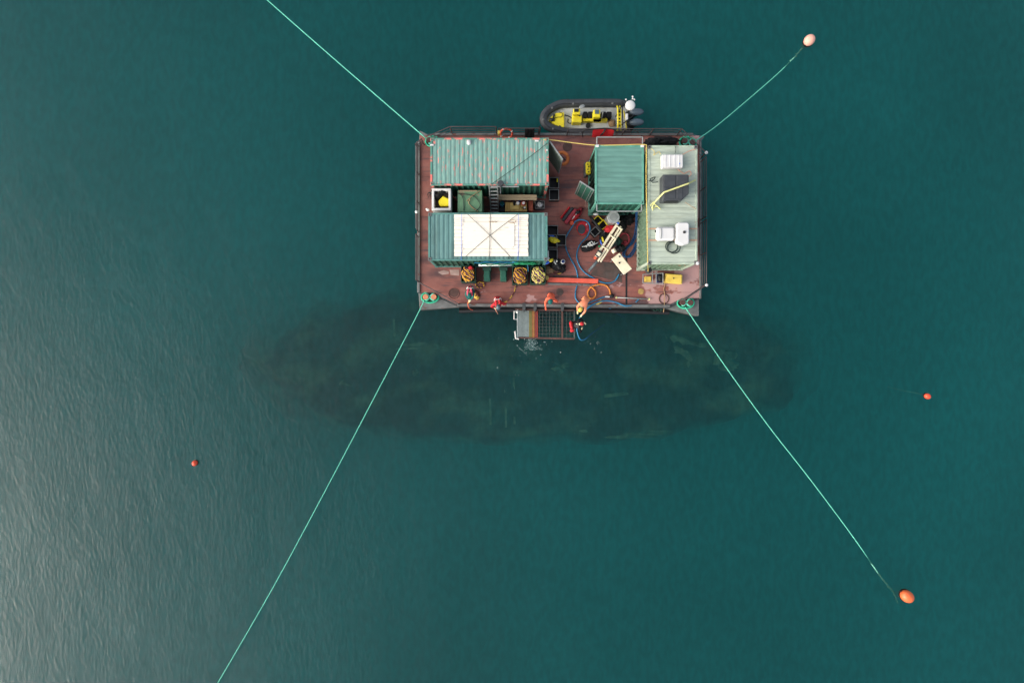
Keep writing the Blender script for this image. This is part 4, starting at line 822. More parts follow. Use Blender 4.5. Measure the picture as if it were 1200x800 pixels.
cord('blue_hose', 'blue hose arching over the barge edge down to the diver', 'hose', ((742, 357.5, 1.06), (733, 358.5, 1.1), (723, 354.5, 1.1), (712, 352.4, 1.1), (702, 353.6, 1.15), (692, 358.5, 1.25), (684, 366, 1.2), (679, 373, .9), (676, 381, .6), (677, 391, .4), (680.5, 398, .25), (686, 397, .05), (692, 392, -.2), (700, 386, -.6), (708, 380, -1.2)), .036, 'bluehose')
cord('blue_hose', 'short blue hose slipping under water from the south edge', 'hose', ((745, 354, 1.04), (748.5, 350.5, 1.05), (749, 349, 1.06)), .03, 'bluehose')
cord('blue_hose', 'submerged blue hose south of the barge edge', 'hose', ((712, 359.5, .9), (717, 362.5, .1), (722, 366.5, -.35), (732, 372, -1.2)), .03, 'bluehose')
for k, (du, lab) in enumerate(((0, 'deep blue hose against the sage container wall, west of the bundle'), (2.2, 'deep blue hose against the sage container wall, east of the bundle'))):
    cord('blue_hose', lab, 'hose', ((745.5 + du * .6, 245, 1.8), (745 + du * .6, 262, 1.3), (743.5 + du, 275, 1.1), (739 + du, 285, 1.05), (732 + du, 292, 1.05), (730 + du, 299, 1.05), (735 + du * 1.5, 301, 1.05), (742 + du, 293, 1.05), (745 + du * .5, 284, 1.05)), .036, 'bluehose2')
# vermilion beam and grey channel
rt = thing('steel_beam', 'vermilion painted steel beam lying across the south deck', 'beam', P(671, 328, 1.0))
m = MB(); m.beam(P(641.5, 327.6, 1.14), P(701, 329.4, 1.14), .24, .04); m.build('top_flange', M['vermil'], rt, bevel=.008)
m = MB(); m.beam(P(641.5, 327.6, 1.08), P(701, 329.4, 1.08), .04, .1); m.build('web', M['vermil'], rt)
m = MB(); m.beam(P(641.5, 327.6, 1.02), P(701, 329.4, 1.02), .24, .04); m.build('bottom_flange', M['vermil'], rt)
m = MB(); m.beam(D(642, 332.5, 1.05), D(702, 334.2, 1.05), .12, .08); m.build('steel_channel', M['steel'], label='grey steel channel along the south side of the vermilion beam', cat='channel', bevel=.01)
m = MB(); m.beam(D(648, 324, 1.02), D(694, 325.5, 1.02), .12, .04); m.build('dark_plank', M['mat'], label='dark plank on the north side of the vermilion beam', cat='plank')
cord('orange_hose', 'orange hose coiled in one loop south of the rubber mat', 'hose', ((715.5, 346, 1.06), (714, 339, 1.06), (710, 334.5, 1.06), (704, 333.2, 1.06), (697, 334.5, 1.08), (691.5, 337.5, 1.06), (688.8, 343, 1.05), (690, 348, 1.05), (694, 349.6, 1.05), (697.7, 346.5, 1.05), (697.8, 341.5, 1.06), (694.5, 337.5, 1.10), (692.5, 336, 1.12)), .045, 'orangehose')
rt = thing('water_lance', 'grey water lance pipe with hose fittings by the south edge', 'lance', P(740, 350, 1.0))
m = MB(); m.cyl(P(721, 348.4, 1.1), P(760, 350.4, 1.1), .035, n=8); m.build('pipe', M['galv'], rt, smooth=True)
m = MB(); m.ball(P(717, 346.8, 1.1), (.12, .1, .08), wob=.3); m.build('valve', M['black'], rt, smooth=True)
m = MB(); m.cyl(P(709, 347.4, 1.1), P(714.5, 347.7, 1.1), .04, n=8); m.build('coupling', M['white'], rt)
for u in (721.5, 751, 760): m = MB(); m.cyl(P(u, 348.4 + (u - 721) * .051, 1.1), P(u + 1.5, 348.5 + (u - 721) * .051, 1.1), .055, n=8); m.build('collar', M['steel' if u == 751 else 'palestrap'], rt)
m = MB()
for i in range(5): m.tube([P(700 + i * 1.3 + 1.6 * math.cos(t), 355.5 - i * .8 + 1.2 * math.sin(t), 1.08) for t in [k * 1.1 for k in range(5)]], .022, 5)
m.build('yellow_line', M['yellow2'], smooth=True, label='yellow line bunched on the kerb beside the pale orange tender', cat='rope')
# cart and yellow case
ct = thing('trolley', 'grey tubular trolley frame south of the pale sage container', 'trolley', P(766, 325, 1.0))
for a, c in (((753.5, 331.5), (777, 332.5)), ((753.5, 321.5), (777, 320)), ((753.5, 331.5), (753.5, 321.5)), ((764.5, 318), (764.5, 332)), ((769, 318), (769, 332)), ((777, 332.5), (777, 320))):
    m = MB(); m.tube([P(*a, 1.45), P(*c, 1.45)], .025, 6, False, 0); m.build('frame_tube', M['galv'], ct)
for a in ((753.5, 331.5), (777, 332.5), (753.5, 321.5), (777, 320)): m = MB(); m.cyl(P(*a, 1.0), P(*a, 1.45) * 1.0, .022, n=6); m.build('leg', M['galv'], ct)
m = MB(); m.bb(P(756, 0, 1.3).x, P(763, 0, 1.3).x, P(0, 330, 1.3).y, P(0, 324, 1.3).y, 1.1, 1.3); m.build('yellow_tray', M['yellow2'], ct, bevel=.01)
m = MB(); m.bb(P(770, 0, 1.3).x, P(777, 0, 1.3).x, P(0, 331, 1.3).y, P(0, 321, 1.3).y, 1.08, 1.34); m.build('motor', M['navy'], ct, bevel=.04)
m = MB(); m.ball(P(773.5, 326, 1.38), (.14, .2, .1), wob=.4); m.build('hose_bundle', M['black'], ct, smooth=True)
small('round_bucket', 'dark round bucket at the southwest foot of pale sage container', 'bucket', 761, 316.5, 1.35, .15, .35, 'dgrey', 'black')
yc = thing('tool_case', 'yellow plastic case with a lid south of the pale sage container', 'case', P(790, 327, 1.0))
q = [P(u, v, 1.4) for u, v in ((780, 320.3), (800, 321.7), (799.7, 332.5), (779.5, 331))]
m = MB(); m.prism([(p.x, p.y) for p in q], 1.0, 1.38); m.build('body', M['yellow2'], yc, bevel=.03)
q2 = [p.lerp(sum(q, Vector()) / 4, .12) for p in q]; m = MB(); m.prism([(p.x, p.y) for p in q2], 1.38, 1.41); m.build('lid', M['yellow2'], yc, bevel=.01)
m = MB(); m.cyl(P(789.5, 326, 1.41), P(789.5, 326, 1.425), .04, n=8); m.build('latch', M['black'], yc)
m = MB(); m.tube([P(778, 321, 1.3), P(776.5, 325, 1.35), P(778, 329, 1.3), P(779.5, 333, 1.1), (P(778, 338, 1.04)), P(779, 346, 1.04), P(778.5, 357, 1.1), P(777.5, 366, .4)], .022, 5); m.build('brown_rope', M['brownrope'], smooth=True, label='brown rope from the yellow case to below the south edge', cat='rope')
m = MB()
for i in range(4): m.tube([P(762 + i * 4, 361 + (i % 2) * 2, .9), P(765 + i * 4, 363 + (i % 3), .5), P(768 + i * 3.4, 364 - (i % 2) * 2, .6), P(771 + i * 2.5, 362, .9)], .022, 5)
m.build('frayed_rope', M['dkgreen'], label='frayed dark rope hanging over the south edge near the green bollards', cat='rope')
m = MB(); m.ball(P(817.5, 308.5, 3.84), (.09, .09, .08)); m.build('antenna_dome', M['white'], smooth=True, label='small white dome at the southeast corner of the sage container', cat='antenna')
# pump gear cluster east of container B
gearbag('pump_gear', 'black pump gear with pipes east of the rope bins', 'pump', [('body', 'black', P(652, 310, 1.3), (.3, .3, .28), .2, .45, 14), ('hose_block', 'blackcloth', P(658, 314, 1.2), (.22, .25, .2), .2, .4, 15), ('fitting', 'galv', P(650.5, 307.5, 1.62), (.05, .14, .05), .5, .1, 2), ('gauge', 'reflect', P(652.5, 306, 1.62), (.05, .05, .04), 0, .1, 3)])
small('blue_pail', 'white rimmed pail with navy inside east of the pump gear', 'pail', 659.8, 306.3, 1.3, .12, .35, 'reflect', 'navy')
m = MB(); m.cyl(P(642.2, 294, 2.2), P(642.2, 306, 2.2), .045, n=8); m.build('white_pipe', M['white'], smooth=True, label='short white pipe standing over the flag bundle', cat='pipe')
fl = thing('flag_bundle', 'red white and blue flag bundle at the southeast container corner', 'flag', P(641, 304, 2.0))
for mt, u, v, rz in (('pink', 638.3, 302.5, .3), ('white', 641, 304, .5), ('blue', 641.3, 307.5, .5), ('yellow', 645.3, 305, .3)):
    m = MB(); m.ball(P(u, v, 2.2), (.14, .08, .05), rz=rz, wob=.5, seed=u); m.build({'pink': 'red_cloth', 'white': 'white_cloth', 'blue': 'blue_cloth', 'yellow': 'yellow_cloth'}[mt], M[mt], fl, smooth=True)
m = MB(); m.cyl(P(641.5, 305, 1.0), P(641.5, 305, 2.2), .02, n=6); m.build('staff', M['wood'], fl)
gearbag('rope_tangle', 'tangle of brown rope at the end of the vermilion beam', 'rope', [('core', 'brownrope', P(644, 316, 1.1), (.3, .2, .1), .1, .5, 6)])
cord('trailing_rope', 'short dashed rope north of the vermilion beam', 'rope', ((646, 319, 1.1), (651, 320.5, 1.04), (657, 320, 1.04), (662, 313, 1.04)), .028, 'ybrope')
m = MB(); m.cyl(D(640.5, 326), D(640.5, 326) + Vector((0, 0, .25)), .12, n=12); m.build('capstan', M['strap'], bevel=.02, label='yellow stub post at the west end of vermilion beam', cat='post')
# north side
lb = thing('life_ring', 'orange life ring hung on the north rail', 'life ring', P(593, 158, 1.5))
c = P(593.5, 156.5, 1.7); m = MB(); m.tube([c + Vector((.31 * math.cos(t), .17 * math.sin(t), .25 * math.sin(t))) for t in [i * math.tau / 20 for i in range(20)]], .055, 8, True, 1); m.build('ring', M['lid'], lb, smooth=True)
for k in range(4):
    t = k * math.tau / 4 + .5; p = c + Vector((.31 * math.cos(t), .17 * math.sin(t), .25 * math.sin(t))); m = MB(); m.ball(p, (.065, .062, .062)); m.build('reflective_band', M['reflect'], lb, smooth=True)
m = MB(); m.box(P(585, 155.8, 1.6), (.14, .2, .3)); m.build('light_box', M['yellow2'], label='small yellow light box left of the life ring', cat='lamp', bevel=.02)
def drape(name, label, cat, u0, u1, v0, v1, z0, z1, mt, n=10, hem=None):
    m = MB(); vv = []; a, c = P(u0, v1, z0), P(u1, v0, z1); rows = 5
    for j in range(rows + 1):
        for i in range(n + 1):
            t, s = i / n, j / rows; x = P(u0, 0, z1).x + (P(u1, 0, z1).x - P(u0, 0, z1).x) * t
            y = P(0, v0, z1).y + (P(0, v1, z0).y - P(0, v0, z1).y) * s; z = z1 + (z0 - z1) * s ** 1.3
            vv.append((x, y + .02 * math.sin(t * 17 + s * 3), z + .02 * math.sin(t * 23)))
    k = len(vv); vv += [(x, y - .03, z - .03) for x, y, z in vv]; ff = []
    for j in range(rows):
        for i in range(n):
            q = j * (n + 1) + i; ff += [(q, q + 1, q + n + 2, q + n + 1), (k + q, k + q + n + 1, k + q + n + 2, k + q + 1)]
    m.add(vv, ff); return m.build(name, M[mt], smooth=True, label=label, cat=cat)
drape('black_trousers', 'black trousers hung over the north rail beside the inflatable bow', 'trousers', 615, 626.5, 150.5, 161.5, 1.3, 2.0, 'blackcloth')
drape('red_blanket', 'bright red blanket with a dark strap hung over the north rail', 'blanket', 695, 720, 151, 159.8, 1.6, 2.02, 'redcloth')
m = MB(); m.tube([P(703.5, 159, 1.72), P(706.5, 156, 1.95), P(709.5, 151.5, 2.06)], .04, 6); m.build('blanket_strap', M['black'], label='dark strap across the bright red blanket', cat='strap')
m = MB(); m.tube([P(683, 161, 1.5), P(684, 153.5, 2.0), P(695, 151.5, 2.05), (P(712, 150.5, 2.05)), P(722, 153, 2.0)], .03, 6); m.build('black_hose', M['black'], label='black hose draped along the north rail by the red blanket', cat='hose')
for u in (694, 706, 715): pass
gearbag('black_tarp', 'black tarpaulin bunched behind the pale sage container', 'tarpaulin', [('sheet', 'blackcloth', P(776, 166, 2.3), (.85, .22, .3), 0, .35, 21), ('fold', 'blackcloth', P(765, 168, 2.4), (.4, .2, .3), .2, .4, 22)])
oh = thing('horse_collar', 'orange brown foam hoop behind the grey container door', 'float', P(661, 186, 1.0))
m = MB(); pts = [P(u, v, 1.35) for u, v in ((655, 179.5), (660, 178.8), (664.5, 182), (665.5, 187), (663, 191.5), (658.5, 192.5))]; m.tube(pts, .09, 8); m.build('foam', M['rustorange'], oh, smooth=True)
m = MB(); m.beam(P(655, 180, 1.3), P(664, 189.5, 1.3), .07, .05); m.build('strap', M['black'], oh)
yb = thing('dive_cylinders', 'yellow boxed breathing set with black valves west of the seafoam container', 'breathing set', P(690, 197, 1.0))
m = MB(); m.box(P(689.3, 197.3, 1.7), (.26, .62, .3), rz=.05); m.build('shell', M['yellow'], yb, bevel=.05)
m = MB(); m.bb(P(685, 0, 1.5).x, P(687, 0, 1.5).x, P(0, 206, 1.5).y, P(0, 190, 1.5).y, 1.0, 1.5); m.build('stand', M['steel'], yb)
for k in range(4): m = MB(); m.ball(P(688.7 + (k % 2) * 1.2, 192.5 + k * 3, 1.87), .035); m.build('knob', M['black'], yb, smooth=True)
for k in range(4): m = MB(); m.ball(P(693.3, 190 + k * 4, 1.5), (.11, .13, .12), wob=.4, seed=k); m.build('valve', M['black' if k % 2 else 'reflect'], yb, smooth=True)
m = MB()
rnd = random.Random(8)
for k in range(9): m.tube([P(684 + rnd.uniform(0, 12), 232 + rnd.uniform(0, 13), 1.03 + rnd.uniform(0, .15)) for i in range(4)], .015, 5)
m.build('net_scrap', mat('pale_brown_netting', S(176, 138, 128), .9), label='scrap of pale brown netting by the seafoam container door', cat='net')

# ------------------------------------------------------------------ sorting platform at the water line
pf = thing('sieve_platform', 'steel grating platform hung over the water at the south edge', 'platform', P(638, 380, .3))
zp = .35
def pb(a, c, w_, h, mt, nm, z=zp): m = MB(); m.beam(P(*a, z), P(*c, z), w_, h); return m.build(nm, M[mt], pf)
pb((604, 362.5), (673, 363.5), .09, .09, 'rustbar', 'frame_bar'); pb((604, 395.5), (673, 397), .09, .09, 'rustbar', 'frame_bar'); pb((658.8, 363), (658.8, 397), .09, .1, 'rustbar', 'frame_bar', zp + .002)
pb((673, 363.5), (673, 397), .07, .08, 'darkbar', 'frame_bar'); pb((606.5, 363), (606.5, 396), .07, .1, 'grey_grate', 'frame_bar', zp + .004)
gm = MB()
for i in range(17): gm.beam(P(607.5 + i * .78, 364, zp), P(607.5 + i * .78, 395.3, zp), .018, .05)
g1 = gm.build('grey_grating', M['grey_grate'], pf)
for i in range(24):
    v = 364.5 + i * 1.33; pb((607, v), (620, v), .022, .03, 'grey_grate', 'cross_bar', zp + .03); pb((620.4, v), (629.8, v), .01, .02, 'darkbar', 'cross_bar', zp + .035)
for mt, u0, u1 in (('olive', 620.8, 622.8), ('ochre', 624.2, 626.0), ('redbar', 627.3, 629.4)):
    for k in range(2):
        u = u0 + (u1 - u0) * k; pb((u, 364), (u, 395.6), .085, .06, mt, 'bar')
for i in range(10): pb((632 + i * 4, 364), (632 + i * 4, 396), .015, .03, 'darkbar', 'mesh_wire')
for i in range(8): pb((630.5, 367 + i * 4), (672, 367.3 + i * 4), .015, .03, 'darkbar', 'mesh_wire', zp - .01)
m = MB(); m.bb(P(607, 0, zp).x, P(619.6, 0, zp).x, P(0, 395, zp).y, P(0, 364, zp).y, zp - .05, zp - .03); m.build('tray', mat('wet_grey_tray', S(120, 138, 138), .5), pf)
m = MB(); m.tube([P(606, 364.5, .75), P(602.5, 364.5, .8), P(602.5, 374, .8), P(606, 374, .75)], .03, 6, False, 0); m.ball(P(606, 365.5, .75), .08); m.build('handle', M['reflect'], pf)
m = MB(); m.tube([P(603.5, 388, .4), P(604.5, 396.5, .4), P(608, 397.2, .4)], .04, 6, False, 0); m.build('handle', M['reflect'], pf)
# splash and foam flecks
rnd = random.Random(12); m = MB()
def fleck(u, v, r):
    c = P(u, v, .012); n = 6; m.add([c + Vector((r * rnd.uniform(.5, 1.2) * math.cos(k * math.tau / n), r * rnd.uniform(.5, 1.2) * math.sin(k * math.tau / n), 0)) for k in range(n)] + [c + Vector((0, 0, .02))], [(k, (k + 1) % n, n) for k in range(n)])
for i in range(300):
    t = rnd.random(); fleck(622 + rnd.gauss(0, 2.6 + 3 * t) + 2 * t, 397 + 13 * t, rnd.uniform(.008, .022))
for i in range(45):
    fleck(rnd.gauss(616, 20), 395 + abs(rnd.gauss(0, 22)), rnd.choice((.012, .018, .025, .04)) * rnd.uniform(.7, 1))
for i in range(16): fleck(rnd.gauss(695, 7), rnd.gauss(404, 8), rnd.uniform(.01, .03))
for i in range(30): fleck(608 + i * .33, 407 + i * .3 + rnd.gauss(0, .4), .012)
m.build('splash_foam', M['foam'], kind='stuff', label='white flecks of foam and splash south of the platform', cat='foam')

# ------------------------------------------------------------------ inflatable boat
boat = thing('inflatable_boat', 'dark grey rigid inflatable boat with yellow console moored north of barge', 'boat', P(690, 138, 0))
zb_ = .42
cl = [(735, 121.5), (718, 121), (697, 121), (672, 121.4), (658, 122), (647, 126.5), (639.5, 132.5), (637, 140), (639.5, 146), (648, 151), (662, 154.3), (680, 156), (700, 156.2), (720, 155.6), (738, 154.6)]
NP = len(cl)
m = MB(); m.tube([P(u, v, zb_ + .18 * math.exp(-((i - 7) / 2.8) ** 2)) for i, (u, v) in enumerate(cl)], lambda t: .225 if .04 < t < .96 else .225 * (.45 + .55 * min(t, 1 - t) / .04), 16, False, 5); m.build('collar', M['rubber'], boat, smooth=True)
for i in (1, 3, 5, 9, 11, 13):
    a, c = P(*cl[i], zb_ + .005), P(*cl[i + 1], zb_ + .005); dd = (c - a).normalized(); p = a.lerp(c, .5)
    zz = zb_ + .18 * math.exp(-((i + .5 - 7) / 2.8) ** 2); p.z = zz
    m = MB(); m.cyl(p - dd * .05, p + dd * .05, .233, n=18, cap=False); m.build('seam_band', M['dgrey'], boat, smooth=True)
m = MB(); off = []
for i, (u, v) in enumerate(cl):
    zz = zb_ + .2 + .18 * math.exp(-((i - 7) / 2.8) ** 2); off.append(P(u, v, zz + .02))
m.tube(off, .015, 5, False, 4); m.build('grab_line', M['black'], boat)
for i in range(1, NP - 1, 2):
    m = MB(); p = off[i]; m.ball(p, (.06, .06, .025)); m.build('grab_fitting', M['steel'], boat, smooth=True)
q = [P(u, v, .3) for u, v in ((736, 124), (660, 124), (648, 130), (641, 139), (648, 148), (662, 152.5), (738, 152.5))]
m = MB(); m.prism([(p.x, p.y) for p in q], .1, .3); m.build('deck_floor', M['floor'], boat)
q = [P(u, v, .2) for u, v in ((736, 126), (655, 126), (640, 139), (655, 151), (738, 151))]
m = MB(); m.prism([(p.x, p.y) for p in q], -.25, .12); m.build('keel_hull', M['dgrey'], boat)
q = [P(u, v, .6) for u, v in ((643.2, 140.5), (646, 136.8), (651.5, 132.6), (661, 131.5), (661.5, 152), (655.5, 149.3), (647, 144.2))]
m = MB(); m.prism([(p.x, p.y) for p in q], .3, .62); bl = m.build('bow_locker', M['yellow'], boat, bevel=.03)
m = MB(); m.ball(P(647, 140.5, .68), (.13, .1, .06), wob=.3); m.ball(P(649, 136, .68), (.05, .12, .05), rz=-.5); m.build('bow_cleat', M['black'], bl, smooth=True)
m = MB(); m.tube([P(648, 139, .68), P(653, 137.5, .66), (P(658, 137, .66)), P(659, 133, .66), P(655, 131.5, .66)], .016, 5); m.build('painter', M['black'], boat, smooth=True); m = MB(); m.tube([P(662, 135, .34), P(668, 137, .34), P(671, 141, .34), P(669, 144.5, .34), P(665.5, 143.5, .34), P(666, 139.5, .35)], .025, 5); m.build('painter', M['black'], boat, smooth=True)
m = MB(); m.bb(P(671, 0, 1.0).x, P(682.5, 0, 1.0).x, P(0, 141.8, 1.0).y, P(0, 133, 1.0).y, .3, .8); m.bb(P(672, 0, 1.1).x, P(680, 0, 1.1).x, P(0, 134, 1.1).y, P(0, 127.3, 1.1).y, .3, 1.1); cs = m.build('console', M['yellow'], boat, bevel=.03)
m = MB(); m.box(P(675.5, 129.5, 1.12), (.24, .16, .03)); m.build('dash', M['black'], cs); m = MB(); m.beam(P(675, 133.5, 1.05), P(680, 136.2, .9), .06, .04); m.build('trim', M['black'], cs)
m = MB(); m.ball(P(682, 125, 1.15), (.16, .1, .03), rz=.4); m.build('windscreen', M['galv'], cs, smooth=True)
m = MB(); m.bb(P(682.7, 0, .6).x, P(712, 0, .6).x, P(0, 142, .6).y, P(0, 137.8, .6).y, .3, .62); m.build('seat_base', M['yellow'], boat, bevel=.02)
for u0, u1 in ((683.5, 688.7), (689.2, 694.5), (704.5, 710.5), (711, 717)):
    m = MB(); m.bb(P(u0, 0, .8).x, P(u1, 0, .8).x, P(0, 137.6, .8).y, P(0, 130.6, .8).y, .3, .8); m.build('seat', M['blackcloth'], boat, bevel=.04)
m = MB(); m.bb(P(695.5, 0, 1.3).x, P(703.5, 0, 1.3).x, P(0, 137.5, 1.3).y, P(0, 128.4, 1.3).y, .62, 1.3); c2 = m.build('control_box', M['yellow'], boat, bevel=.03)
m = MB(); m.box(P(699.6, 131.3, 1.31), (.22, .22, .03)); m.build('screen', M['screen'], c2)
m = MB(); m.tube([P(702, 141.5, .7), P(705, 138, 1.0), P(706.5, 131.5, 1.2)], .04, 6); m.build('grab_rail', M['galv'], boat, smooth=True)
m = MB(); c = P(689.4, 146.6, .45); m.cyl((c.x, c.y, .3), (c.x, c.y, .45), .13, n=16); m.build('black_bucket', M['black'], label='round black bucket on the inflatable boat floor', cat='bucket')
gearbag('gear_bag', 'dark gear bag on the boat floor behind the yellow seat base', 'bag', [('body', 'blackcloth', P(698, 145, .4), (.2, .13, .1), .1, .3, 3)]); 
for o in [x for x in sc.objects if x.name.startswith('gear_bag')]:
    for ch in o.children:
        for vtx in ch.data.vertices: pass
m = MB(); m.ball(P(717, 144.5, .42), (.18, .2, .12), wob=.5, seed=5, fr=4); m.build('tan_bag', M['brownrope'], smooth=True, label='tan crumpled sack on the boat floor near the stern', cat='sack')
m = MB()
q = [P(u, v, z) for u, v, z in ((723.5, 153.5, .6), (724, 150, 1.35), (724, 128, 1.35), (723, 124.5, .6))]; m.tube(q, .045, 8, False, 2)
q = [P(u, v, z) for u, v, z in ((728, 153.5, .6), (727.3, 150, 1.25), (727.3, 129, 1.25), (726, 124.5, .6))]; m.tube(q, .045, 8, False, 2)
ra = m.build('roll_bar', M['yellow'], boat, smooth=True)
m = MB(); m.bb(P(724.5, 0, 1.3).x, P(727.5, 0, 1.3).x, P(0, 148.5, 1.3).y, P(0, 127.5, 1.3).y, 1.24, 1.29); m.build('bar_panel', M['yellow'], ra)
for v in (131, 135, 139, 143, 147): m = MB(); m.ball(P(726, v, 1.34), (.05, .04, .04)); m.build('bar_light', M['black'], ra, smooth=True)
m = MB(); m.tube([P(721, 137, 1.0), P(726, 129, 1.4), P(730, 120, 1.6)], .025, 6, False, 2); m.tube([P(722, 151, .9), P(732, 143.5, 1.4), P(743, 135, 1.1)], .03, 6, False, 2); m.tube([P(729, 119, 1.6), P(730, 152, .7)], .03, 6, False, 0); m.build('stern_frame', M['black'], boat)
m = MB(); m.tube([P(731, 130, 1.0), P(733.5, 144, .9), P(734, 152, .8)], .035, 6, False, 2); m.build('stern_tube', M['yellow'], boat)
c = P(738.8, 123.2, 1.9); m = MB(); m.cyl((c.x, c.y, 1.78), (c.x, c.y, 1.86), .26, n=24); m.ball((c.x, c.y, 1.86), (.265, .265, .10), 24, 10); rd = m.build('radar_dome', M['white'], boat, smooth=True)
m = MB(); m.cyl((c.x, c.y, .7), (c.x, c.y, 1.78), .04, n=8); m.build('radar_mast', M['galv'], boat)
m = MB(); m.bb(P(733, 0, 1.3).x, P(736.2, 0, 1.3).x, P(0, 141, 1.3).y, P(0, 133, 1.3).y, 1.2, 1.32); m.build('white_canister', M['white'], boat, bevel=.03)
for (u, v) in ((733.7, 116.8), (741.5, 115.8), (741.5, 113.5), (743.5, 117)): m = MB(); m.ball(P(u, v, 1.7), .05); m.build('nav_light', M['white'], boat, smooth=True)
m = MB(); m.cyl(P(741.6, 113.5, 1.7), P(739, 120, 1.7), .015); m.build('aerial', M['galv'], boat)
m = MB(); m.bb(P(735, 0, .5).x, P(737.5, 0, .5).x, P(0, 151, .5).y, P(0, 125, .5).y, .0, .62); m.build('transom', M['dgrey'], boat, bevel=.02)
for v in (131, 143):
    c = P(743.5, v, 1.05); m = MB(); m.ball((c.x + .12, c.y, 1.02), (.40, .19, .18), 22, 12); ob = m.build('outboard_motor', mat('slate_cowl', S(86, 100, 112), .35, var=.08), boat, smooth=True)
    m = MB(); m.ball((c.x - .1, c.y - .02, .86), (.36, .2, .16), 18, 10); m.build('lower_cowl', M['black'], ob, smooth=True)
    m = MB(); m.bb(c.x - .1, c.x + .12, c.y - .05, c.y + .05, -.5, .8); m.build('leg', M['black'], ob, bevel=.02)
m = MB(); m.tube([P(634, 150, .5), P(633, 154, .9), P(633, 160, 1.1)], .02, 5); m.build('bow_line', M['black'], boat); m = MB(); m.tube([P(744, 153, .5), P(750, 157, .9), P(752, 160, 1.1)], .02, 5); m.build('stern_line', M['black'], boat)
m = MB(); c = P(631.5, 157, 1.0); m.cyl((c.x, c.y, .3), (c.x, c.y, 2.05), .06, n=8); m.build('fender_post', M['black'], label='black post at the rail gap by the inflatable bow', cat='post')

# ------------------------------------------------------------------ people
def skinned(name, chains, mat_, parent, lvl=1, label=None):
    """chains: list of lists of (pos, radius); points with identical position are welded"""
    idx = {}; vv = []; rr = []; ee = set()
    for ch in chains:
        prev = None
        for p, r in ch:
            k = tuple(round(x, 4) for x in p)
            if k not in idx: idx[k] = len(vv); vv.append(Vector(p)); rr.append(r)
            i = idx[k]
            if prev is not None and prev != i: ee.add((min(prev, i), max(prev, i)))
            prev = i
    wl = vv[0].copy()
    me = bpy.data.meshes.new(name); me.from_pydata([p - wl for p in vv], list(ee), []); me.materials.append(mat_)
    o = bpy.data.objects.new(name, me); link(o, parent, wl)
    md = o.modifiers.new('skin', 'SKIN'); md.use_smooth_shade = True; md.branch_smoothing = .3
    sv = me.skin_vertices[0].data if me.skin_vertices else None
    if sv is None:
        me.attributes; bpy.context.view_layer.objects.active = o
    for i, r in enumerate(rr): me.skin_vertices[0].data[i].radius = (r, r)
    me.skin_vertices[0].data[0].use_root = True
    sb = o.modifiers.new('sub', 'SUBSURF'); sb.levels = lvl; sb.render_levels = lvl
    if label: o['label'] = label
    return o
